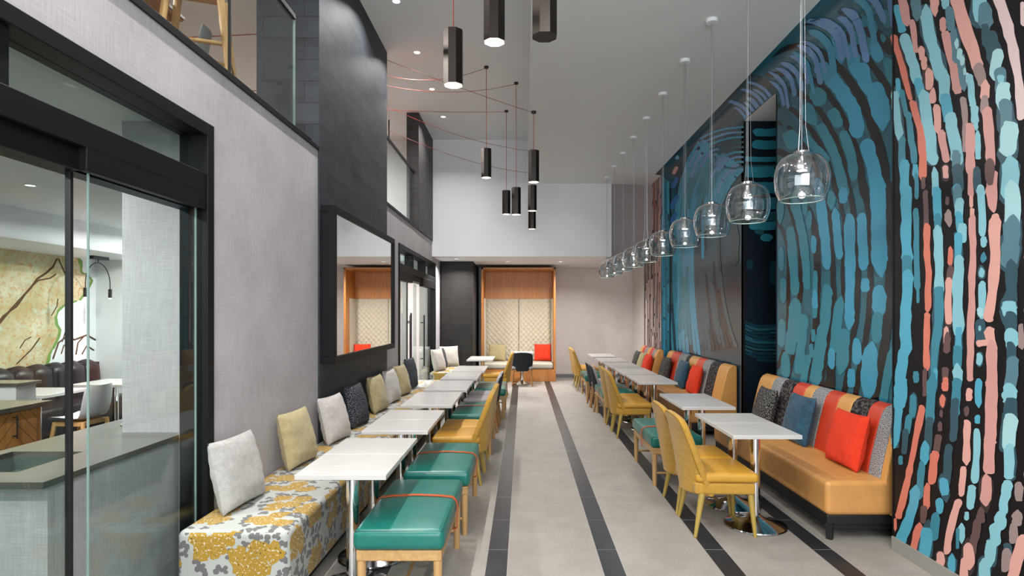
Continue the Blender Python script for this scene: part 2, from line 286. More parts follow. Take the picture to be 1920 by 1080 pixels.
MURAL_NEAR = '''
C 4.189,3.566,.039,.011 4.12,3.388,.033,.008 4.062,3.231,.028,.006 4.015,3.094,.023,.005
B 4.157,3.761,.042,.015 4.1,3.593,.041,.013
L 4.068,3.517,.052,.013 3.998,3.348,.051,.012 3.947,3.187,.05,.012
B 3.929,3.162,.039,.01 3.908,3.079,.039,.009
L 3.882,3.058,.055,.014 3.84,2.86,.053,.012 3.798,2.633,.052,.009
R 4.114,3.825,.049,.019 4.053,3.63,.048,.016
R 3.993,3.583,.029,.012 3.957,3.39,.028,.01
K 3.899,3.364,.028,.012 3.899,3.33,.028,.012
K 3.877,3.29,.029,.012 3.877,3.253,.029,.012
K 3.828,3.181,.039,.015 3.828,3.111,.039,.015
K 3.796,3.037,.03,.011 3.796,3.005,.03,.011
K 3.757,2.935,.032,.01 3.749,2.81,.032,.009
R 3.715,2.766,.033,.006 3.678,2.597,.032,.005
K 3.679,2.535,.025,.006 3.679,2.5,.025,.006
C 3.988,3.049,.033,.005 3.917,2.862,.033,.006 3.89,2.669,.033,.007 3.89,2.542,.033,.008
L 3.857,3.569,.054,.022 3.836,3.45,.053,.017 3.781,3.301,.05,.011 3.717,3.13,.048,.009
L 3.694,3.11,.047,.017 3.686,2.965,.047,.015
B 3.678,2.973,.043,.012 3.655,2.84,.042,.01
L 3.629,2.816,.052,.012 3.605,2.68,.051,.009 3.58,2.577,.05,.006
S 3.958,3.742,.053,.025 3.944,3.641,.053,.023
K 3.78,3.627,.039,.021 3.78,3.58,.039,.02
L 3.682,3.588,.036,.019 3.682,3.562,.036,.019
S 3.647,3.491,.032,.014 3.635,3.388,.032,.013
R 3.704,3.447,.028,.014 3.704,3.418,.028,.013
R 3.678,3.36,.037,.011 3.624,3.19,.037,.01 3.58,2.991,.036,.009
S 3.605,3.331,.031,.013 3.587,3.174,.031,.011
S 3.551,3.159,.036,.012 3.529,3.003,.035,.011
P 3.583,3.27,.018,.008 3.583,3.255,.018,.008
P 3.561,3.205,.022,.01 3.561,3.184,.022,.009
P 3.539,3.152,.02,.009 3.539,3.135,.02,.008
P 3.519,3.081,.011,.005 3.519,3.06,.011,.005
P 3.498,3.045,.011,.004 3.498,3.008,.011,.004
K 3.595,3.55,.05,.015 3.53,3.359,.048,.012 3.46,3.171,.046,.009 3.426,3.065,.045,.009
G 3.406,3.036,.039,.009 3.386,2.963,.038,.008
K 3.364,2.93,.03,.013 3.369,2.867,.03,.012
G 3.366,2.851,.027,.01 3.366,2.786,.027,.009
R 3.343,2.768,.036,.011 3.334,2.622,.036,.008 3.319,2.485,.035,.006
L 3.476,3.014,.025,.008 3.457,2.857,.024,.007
L 3.442,2.827,.027,.009 3.439,2.76,.027,.008
L 3.432,2.734,.02,.006 3.432,2.72,.02,.006
L 3.417,2.667,.021,.006 3.415,2.544,.021,.005
G 3.529,2.904,.024,.007 3.515,2.769,.024,.007 3.515,2.612,.024,.007
R 3.48,2.732,.033,.01 3.476,2.571,.033,.008 3.473,2.483,.033,.007
R 3.473,2.477,.022,.005 3.47,2.343,.022,.004
L 3.399,3.447,.046,.026 3.406,3.36,.046,.025
S 3.367,3.35,.048,.022 3.36,3.277,.048,.02
D 3.322,3.179,.045,.019 3.315,3.088,.045,.018
D 3.284,3.104,.043,.013 3.278,3.072,.042,.013
P 3.272,3.055,.039,.021 3.288,2.979,.039,.021
S 3.254,2.955,.042,.015 3.248,2.866,.042,.014
L 3.251,2.926,.024,.009 3.251,2.915,.024,.009
P 3.232,2.856,.044,.017 3.235,2.785,.044,.016
S 3.22,2.77,.041,.012 3.208,2.638,.041,.01
P 3.195,2.629,.051,.022 3.212,2.539,.051,.02
L 3.183,2.437,.052,.014 3.189,2.287,.052,.012
W 3.278,3.383,.038,.01 3.206,3.183,.034,.009 3.159,2.992,.031,.008 3.131,2.841,.028,.008 3.12,2.68,.026,.007
W 3.109,3.247,.017,.009 3.109,3.155,.017,.008
D 3.366,3.26,.026,.01 3.353,3.154,.026,.01
B 4.145,3.258,.027,.01 4.137,3.169,.027,.009
L 4.179,3.166,.046,.014 4.137,2.893,.045,.011
T 4.1,3.161,.026,.007 4.056,3.001,.026,.005
T 4.101,2.821,.044,.013 4.101,2.651,.044,.011
B 4.072,2.662,.047,.012 4.072,2.463,.047,.009
T 4.034,2.982,.033,.008 3.97,2.666,.032,.005
B 3.961,2.616,.027,.007 3.961,2.567,.027,.006
T 3.952,2.556,.021,.005 3.948,2.438,.021,.004
L 3.773,2.532,.031,.007 3.77,2.403,.031,.006
S 3.587,2.6,.035,.008 3.581,2.53,.035,.007
D 3.58,2.513,.041,.009 3.573,2.395,.041,.007
B 3.58,2.394,.034,.007 3.58,2.391,.034,.007
D 3.425,2.471,.025,.005 3.419,2.363,.025,.004
P 3.392,2.345,.03,.006 3.392,2.341,.03,.006
R 3.309,2.414,.035,.009 3.313,2.312,.035,.008
M 3.328,2.482,.03,.008 3.328,2.393,.03,.007
M 3.882,2.519,.022,.005 3.882,2.48,.022,.005
B 4.057,2.478,.056,.011 4.053,2.231,.056,.007 4.044,2.026,.056,.004
T 4.044,2.014,.052,.005 4.044,1.906,.052,.003
B 4.04,1.894,.058,.005 4.057,1.631,.058,.001 4.057,1.414,.058,-.003
B 4.082,1.389,.056,.002 4.101,1.315,.057,-.001 4.114,1.155,.058,-.005
T 3.952,2.316,.03,.005 3.947,2.099,.03,.003 3.94,1.83,.03,.001
T 3.934,1.81,.016,.001 3.934,1.733,.016,0
T 3.948,2.446,.02,.004 3.948,2.42,.02,.004
T 3.952,1.252,.029,-.003 3.952,1.214,.029,-.003
M 3.859,2.421,.024,.004 3.853,2.225,.024,.003
C 3.846,2.207,.029,.004 3.848,2.031,.029,.002 3.831,1.916,.029,.002 3.839,1.694,.029,.001
C 3.843,1.632,.029,.001 3.853,1.426,.029,-.001 3.848,1.313,.029,-.003
M 3.865,1.277,.022,-.002 3.865,1.185,.022,-.003
B 3.757,2.423,.037,.007 3.749,2.249,.037,.005
T 3.744,2.242,.032,.005 3.744,2.165,.032,.004
L 3.744,2.17,.04,.005 3.736,1.964,.04,.003 3.736,1.798,.04,.002
T 3.733,1.787,.04,.002 3.741,1.577,.037,.001 3.773,1.409,.034,-0 3.781,1.195,.031,-.003
B 3.768,1.286,.021,-.002 3.768,1.197,.021,-.003
M 3.662,2.35,.018,.004 3.662,2.33,.018,.003
G 3.652,2.254,.031,.005 3.652,2.219,.031,.005
C 3.635,2.037,.02,.002 3.635,1.956,.02,.002
M 3.632,1.913,.03,.005 3.644,1.838,.03,.004
K 3.644,1.838,.029,.003 3.655,1.719,.029,.001 3.652,1.606,.029,-.001
K 3.67,1.546,.023,-.001 3.67,1.475,.023,-.001
M 3.662,1.502,.029,-.001 3.665,1.432,.029,-.001
M 3.678,1.306,.028,-.002 3.681,1.229,.028,-.003
C 3.678,1.242,.023,-.003 3.678,1.221,.023,-.003
S 3.58,2.386,.037,.007 3.576,2.3,.037,.006
L 3.562,2.293,.038,.008 3.565,2.235,.038,.007
B 3.565,2.225,.03,.003 3.558,2.15,.03,.003
L 3.539,2.163,.033,.005 3.541,2.09,.033,.004
B 3.565,2.108,.031,.005 3.572,1.961,.031,.003
L 3.565,1.955,.044,.004 3.57,1.781,.044,.002 3.565,1.549,.044,-.002
B 3.568,1.549,.028,-.001 3.57,1.443,.028,-.001
T 3.58,1.431,.035,-.003 3.575,1.336,.035,-.004
L 3.576,1.305,.037,-.004 3.576,1.252,.037,-.004
K 3.465,2.322,.016,.003 3.465,2.275,.016,.003
K 3.459,2.242,.019,.003 3.459,2.218,.019,.003
R 3.453,2.196,.027,.004 3.453,2.012,.027,.003 3.459,1.859,.027,.002 3.466,1.634,.027,0 3.473,1.428,.028,-.001 3.476,1.283,.028,-.003
L 3.392,2.348,.025,.004 3.386,2.216,.025,.004 3.382,2.11,.025,.003
L 3.373,2.064,.023,.003 3.373,2.044,.023,.003
T 3.375,1.97,.021,.002 3.375,1.958,.021,.002
L 3.386,1.892,.02,.001 3.386,1.868,.02,.001
L 3.382,1.809,.026,.002 3.386,1.644,.026,0
P 3.399,1.669,.022,0 3.399,1.649,.022,-0
D 3.399,1.589,.038,-.001 3.399,1.513,.038,-.002
L 3.401,1.572,.011,-0 3.401,1.56,.011,-0
L 3.405,1.407,.021,-.002 3.405,1.377,.021,-.002
R 3.315,2.332,.035,.006 3.309,2.247,.035,.005
K 3.29,2.156,.038,.007 3.294,2.025,.037,.005 3.296,1.879,.035,.005 3.334,1.629,.034,.003
K 3.328,1.55,.037,-.004 3.315,1.457,.036,-.005
K 3.412,1.48,-.003,-.017 3.347,1.49,-.003,-.017
R 3.315,1.457,.038,-.002 3.318,1.251,.038,-.004
P 3.177,2.313,.047,.01 3.177,2.143,.047,.007
S 3.177,2.115,.051,.011 3.185,2.031,.051,.009
S 3.189,2.003,.056,.006 3.189,1.928,.056,.005
D 3.18,1.908,.038,.003 3.18,1.823,.038,.002
D 3.18,1.805,.035,.002 3.182,1.72,.035,.001
L 3.191,1.679,.048,0 3.191,1.666,.048,0
D 3.188,1.635,.036,-.001 3.185,1.541,.036,-.002
L 3.177,1.525,.043,-.002 3.177,1.497,.043,-.002
D 3.182,1.465,.035,-.002 3.182,1.39,.035,-.003
S 3.171,1.391,.039,0 3.188,1.266,.039,-.001
G 3.12,1.58,.018,-.001 3.114,1.478,.018,-.002
B 4.111,1.18,.064,-.004 4.13,1.031,.064,-.006
B 4.133,1.018,.043,-.004 4.169,.766,.044,-.007
T 3.983,1.088,.033,-.004 3.988,.999,.033,-.004
T 4.025,.945,.031,-.003 4.043,.858,.031,-.003
D 4.06,.849,.03,-.005 4.075,.713,.03,-.006
T 4.114,.655,.025,-.006 4.114,.631,.025,-.006
C 3.899,1.031,.031,-.001 3.943,.86,.031,-.002 4.006,.646,.032,-.004 4.062,.451,.033,-.005 4.137,.251,.034,-.006
C 4.172,.212,.016,-.005 4.172,.155,.016,-.006
T 3.798,1.216,.046,-.004 3.814,.988,.047,-.007
D 3.822,.969,.033,-.005 3.839,.767,.034,-.006
B 3.865,.784,.039,-.009 3.865,.716,.039,-.01
T 3.896,.656,.035,-.006 3.925,.457,.035,-.008
B 3.958,.47,.051,-.009 3.998,.328,.051,-.007 4.11,.096,.052,-.007
M 3.868,1.193,.019,-.002 3.868,1.131,.019,-.003
C 3.681,1.22,.028,-.003 3.681,1.194,.028,-.003
C 3.701,1.124,.024,-.003 3.701,1.097,.024,-.004
M 3.713,1.045,.014,-.002 3.713,1.018,.014,-.002
M 3.725,.959,.022,-.004 3.725,.937,.022,-.004
M 3.737,.879,.032,-.004 3.75,.799,.032,-.005
C 3.773,.76,.037,-.005 3.803,.595,.038,-.007
C 3.839,.54,.03,-.008 3.848,.418,.03,-.009
M 3.873,.392,.029,-.007 3.883,.32,.029,-.008
C 3.922,.254,.037,-.006 3.979,.099,.038,-.008
T 3.58,1.241,.037,-.003 3.595,1.053,.037,-.005
D 3.595,1.111,.034,-.004 3.608,.911,.034,-.006
D 3.647,.833,.035,-.006 3.67,.61,.035,-.008
B 3.692,.61,.037,-.014 3.681,.558,.037,-.015
B 3.73,.475,.033,-.011 3.73,.44,.033,-.011
T 3.765,.366,.037,-.01 3.781,.243,.037,-.011
B 3.848,.241,.054,-.017 3.865,.097,.054,-.019
K 3.481,1.198,.025,-.003 3.481,1.161,.025,-.004
M 3.501,1.092,.021,-.003 3.501,1.073,.021,-.003
K 3.498,1.012,.027,-.005 3.501,.793,.027,-.006
K 3.526,.735,.024,-.005 3.541,.595,.024,-.006
K 3.57,.523,.028,-.003 3.624,.376,.029,-.005 3.662,.211,.03,-.008
K 3.722,.143,.036,-.015 3.722,.112,.036,-.015
B 3.408,1.26,.024,-.002 3.412,1.144,.024,-.003
B 3.417,1.055,.023,-.004 3.417,1.042,.023,-.004
L 3.423,.969,.028,-.005 3.425,.862,.028,-.006 3.435,.708,.028,-.007
L 3.459,.639,.03,-.006 3.473,.543,.03,-.007
L 3.501,.478,.017,-.006 3.501,.455,.017,-.006
L 3.541,.382,.029,-.01 3.541,.333,.029,-.011
T 3.572,.363,.016,-.006 3.575,.261,.016,-.006
B 3.623,.159,.03,-.012 3.623,.112,.03,-.013
R 3.315,1.271,.041,-.004 3.322,.95,.042,-.008
R 3.328,.924,.038,-.008 3.33,.791,.038,-.009
R 3.348,.716,.037,-.009 3.356,.61,.037,-.01
M 3.392,.521,.03,-.01 3.392,.491,.03,-.01
M 3.416,.46,.031,-.008 3.426,.385,.031,-.009
M 3.435,.372,.033,-.007 3.459,.281,.033,-.008
K 3.484,.276,.039,-.017 3.48,.205,.039,-.017
K 3.512,.197,.035,-.011 3.529,.096,.035,-.012
L 3.189,1.239,.049,-.006 3.189,1.209,.049,-.007
D 3.185,1.172,.041,-.006 3.185,1.106,.041,-.007
P 3.186,1.083,.045,-.006 3.194,.949,.041,-.007
L 3.194,.925,.032,-.007 3.194,.793,.032,-.008
L 3.208,.732,.034,-.006 3.218,.672,.034,-.007
L 3.232,.648,.032,-.011 3.229,.596,.032,-.011
L 3.254,.547,.038,-.013 3.254,.518,.038,-.013
L 3.288,.475,.037,-.013 3.288,.402,.037,-.014
L 3.319,.371,.036,-.011 3.33,.282,.037,-.012
L 3.36,.25,.039,-.014 3.366,.168,.039,-.015
G 3.132,.741,.027,-.008 3.132,.691,.027,-.008
G 3.142,.59,.033,-.011 3.142,.561,.033,-.011
G 3.167,.523,.028,-.01 3.167,.467,.028,-.01
D 3.206,.405,.027,-.011 3.206,.353,.027,-.011
G 3.212,.364,.032,-.011 3.218,.291,.032,-.012
K 3.109,.475,.033,-.004 3.148,.348,.034,-.007 3.171,.254,.035,-.009'''
MURAL_A = '''
k 5.222,4.271,.046,-.008 5.101,4.135,.047,-.012 4.9,3.935,.056,-.011 4.664,3.7,.06,-.015
k 5.622,4.358,.008,-0 5.507,4.316,.034,-.007 5.405,4.203,.033,-.006 5.106,3.895,.035,-.003 4.9,3.659,.039,-.001 4.756,3.473,.044,.003 4.664,3.3,.048,.005
k 6.39,4.358,-.019,0 6.054,4.339,.047,-.009 5.885,4.264,.042,-.014 5.707,4.109,.042,-.011 5.391,3.828,.052,-.003 5.134,3.527,.06,.003 4.95,3.225,.064,.006 4.803,2.922,.067,.009 4.738,2.61,.071,.009
k 6.699,4.318,.038,-.009 6.413,4.204,.024,-.016 6.028,4.015,.02,-.018 5.742,3.817,.041,-.004 5.451,3.498,.048,.001 5.273,3.25,.053,.005 5.134,2.964,.057,.007 5.054,2.674,.06,.006
k 6.916,4.24,.029,-.016 6.556,4.105,.014,-.022 6.142,3.878,.032,-.012 5.811,3.62,.046,-.002 5.545,3.299,.051,.003 5.391,3.03,.055,.006 5.288,2.722,.057,.006
k 6.778,4.008,.018,-.016 6.385,3.814,.031,-.011 6.066,3.562,.044,-.003 5.776,3.266,.05,.002 5.609,2.986,.054,.003 5.482,2.761,.056,.002
k 6.764,3.802,.022,-.013 6.471,3.651,.034,-.008 6.182,3.416,.044,-.003 5.991,3.219,.05,.001 5.811,2.965,.054,.002 5.708,2.807,.057,.001
k 6.764,3.482,.045,-.023 6.515,3.356,.06,-.012 6.303,3.17,.067,-.006
k 6.511,2.88,.058,.003 6.337,2.606,.056,.002 6.219,2.352,.055,.003 6.196,2.049,.055,.004 6.219,1.793,.056,.004 6.28,1.708,.054,.009
k 6.289,1.425,.047,.002 6.386,1.179,.048,.001 6.537,.875,.05,-.001
k 6.749,2.668,.044,-.003 6.562,2.481,.045,0 6.496,2.248,.046,.003 6.486,1.956,.046,.002 6.501,1.508,.046,-.001
k 6.615,1.231,.045,.004 6.749,1.059,.046,.003
k 6.06,2.711,.069,-.002 5.931,2.544,.07,.002 5.868,2.332,.07,.005 5.847,2.027,.07,.005 5.868,1.704,.07,.001 5.868,1.501,.07,-.002
k 5.951,1.438,.047,0 5.994,1.208,.047,-0 6.082,.971,.048,-.001
k 5.718,2.848,.05,.005 5.61,2.574,.049,.004 5.565,2.297,.048,.004 5.554,1.97,.048,.002 5.542,1.701,.048,.002 5.61,1.508,.048,.003 5.706,1.229,.05,0 5.786,.944,.052,-.003
k 5.48,2.798,.035,.004 5.384,2.537,.034,.002 5.356,2.402,.035,.005 5.384,1.997,.035,.002 5.363,1.773,.035,-0
k 5.419,1.7,.042,.003 5.48,1.398,.043,.001 5.572,1.143,.044,-0 5.61,.965,.045,-.003
k 5.282,2.757,.046,.005 5.206,2.507,.045,.004 5.151,2.249,.045,.004 5.141,1.893,.045,.003 5.173,1.59,.045,.003 5.272,1.334,.046,.001 5.305,1.112,.047,-.001 5.374,.92,.048,-.001
k 5.032,2.705,.045,.006 4.972,2.4,.045,.005 4.951,2.055,.044,.004 4.972,1.696,.045,.002 5.032,1.418,.045,.002 5.125,1.131,.047,-0 5.189,.909,.048,-.002
k 4.705,2.636,.061,.012 4.686,2.276,.061,.008 4.697,1.953,.061,.005 4.705,1.693,.061,.003 4.745,1.464,.062,.002 4.814,1.162,.063,0 4.899,.917,.065,-.002
k 5.592,1.122,.086,-.006 5.611,.926,.087,-.009
k 5.806,1.021,.047,-.024 5.61,.926,.044,-.024
2 4.894,4.157,.054,.017 4.889,4.126,.058,.018
2 4.754,4.016,.065,.021 4.725,3.943,.064,.019
2 5.046,4.13,.045,.014 5.03,4.084,.048,.015
2 4.93,4.016,.067,.021 4.921,3.994,.067,.02
2 5.153,4.095,.093,.029 5.116,4.008,.093,.027
2 4.783,3.854,.034,.01 4.775,3.833,.034,.009
2 4.939,3.873,.089,.025 4.913,3.812,.088,.023
1 4.892,3.827,.073,.02 4.851,3.728,.072,.018
1 5.45,4.091,.107,.036 5.424,4.006,.107,.035
1 5.222,3.885,.105,.033 5.187,3.775,.103,.031
1 5.078,3.708,.106,.028 5.033,3.588,.104,.025
2 4.716,3.616,.061,.018 4.686,3.512,.06,.016
1 4.852,3.404,.133,.032 4.808,3.256,.131,.028
1 5.778,4.018,.107,-.004 5.453,3.708,.103,-.002 5.218,3.418,.108,.011 5.163,3.247,.113,.022
2 5.861,3.79,.134,.01 5.802,3.721,.131,.008
2 5.557,3.512,.094,.007 5.472,3.396,.091,.005
2 5.362,3.245,.079,.009 5.245,3.024,.077,.01 5.212,2.876,.078,.013
1 5.003,3.049,.097,.012 4.921,2.851,.092,.012 4.871,2.623,.087,.011
2 6.061,3.704,.132,.013 5.986,3.607,.129,.011
2 5.777,3.437,.086,.005 5.514,3.094,.082,.006 5.362,2.752,.08,.005
2 6.066,3.418,.07,-.01 5.675,3.103,.061,-.013
2 6.447,3.552,.173,.012 6.375,3.466,.169,.01
d 6.583,4.031,.125,.045 6.583,3.965,.125,.044
d 6.582,3.828,.107,.036 6.582,3.778,.107,.035
1 5.828,2.891,.105,.016 5.707,2.412,.092,.007 5.676,2.143,.081,.005
2 5.58,2.731,.071,.014 5.58,2.677,.071,.013
1 5.375,2.724,.073,.015 5.375,2.687,.073,.014
1 5.506,2.557,.069,.008 5.445,2.189,.068,.004
1 5.273,2.454,.087,.013 5.263,2.08,.083,.007 5.273,1.589,.08,-0
1 5.079,2.451,.074,.01 5.057,2.072,.074,.005
1 5.033,1.912,.064,.003 5.033,1.87,.064,.003
1 4.849,2.683,.107,.022 4.83,2.061,.107,.008
1 4.835,1.788,.104,.003 4.835,1.701,.104,.001
2 4.856,1.611,.071,.002 4.871,1.476,.071,0
1 4.954,1.319,.115,-.004 4.98,1.059,.116,-.01
1 5.151,1.366,.07,-.004 5.151,1.281,.07,-.005
1 5.239,1.112,.069,-.007 5.239,1.054,.069,-.008
2 5.369,1.44,.1,-0 5.4,1.196,.102,-.005
2 5.445,1.719,.085,.006 5.518,1.377,.087,.001
1 5.58,1.271,.067,-.005 5.58,1.206,.067,-.005
2 5.661,1.839,.096,.006 5.696,1.565,.097,.002
2 5.747,1.485,.11,.005 5.882,1.013,.115,-.004
2 5.888,2.019,.05,.004 5.901,1.643,.05,0
1 5.897,1.824,.059,.002 5.897,1.739,.059,.001
2 5.93,1.467,.047,-.001 5.93,1.41,.047,-.002
2 5.973,1.321,.047,-.003 5.973,1.243,.047,-.003
1 5.922,2.361,.055,.007 5.922,2.296,.055,.006
2 6.016,2.62,.057,.009 6.016,2.558,.057,.009
2 6.105,2.765,.063,.011 6.105,2.714,.063,.011
2 6.329,2.801,.108,.008 6.141,2.407,.092,.005 6.061,1.957,.079,.001
2 6.437,2.532,.104,.011 6.329,1.927,.101,.001
2 6.33,1.708,.134,.008 6.423,1.31,.138,-.001
2 6.142,1.558,.104,.003 6.243,1.082,.107,-.005
2 6.052,1.183,.074,.001 6.15,.921,.076,-.003
2 6.615,1.99,.084,.004 6.615,1.853,.084,.003
2 6.663,2.326,.075,.008 6.663,2.202,.075,.006
2 6.653,1.52,.096,-.002 6.653,1.35,.096,-.004
2 6.564,1.119,.109,-.009 6.564,1.032,.109,-.01
2 4.673,1.338,.054,.002 4.772,.969,.057,-.002
2 6.695,2.84,.092,.016 6.695,2.757,.092,.015'''
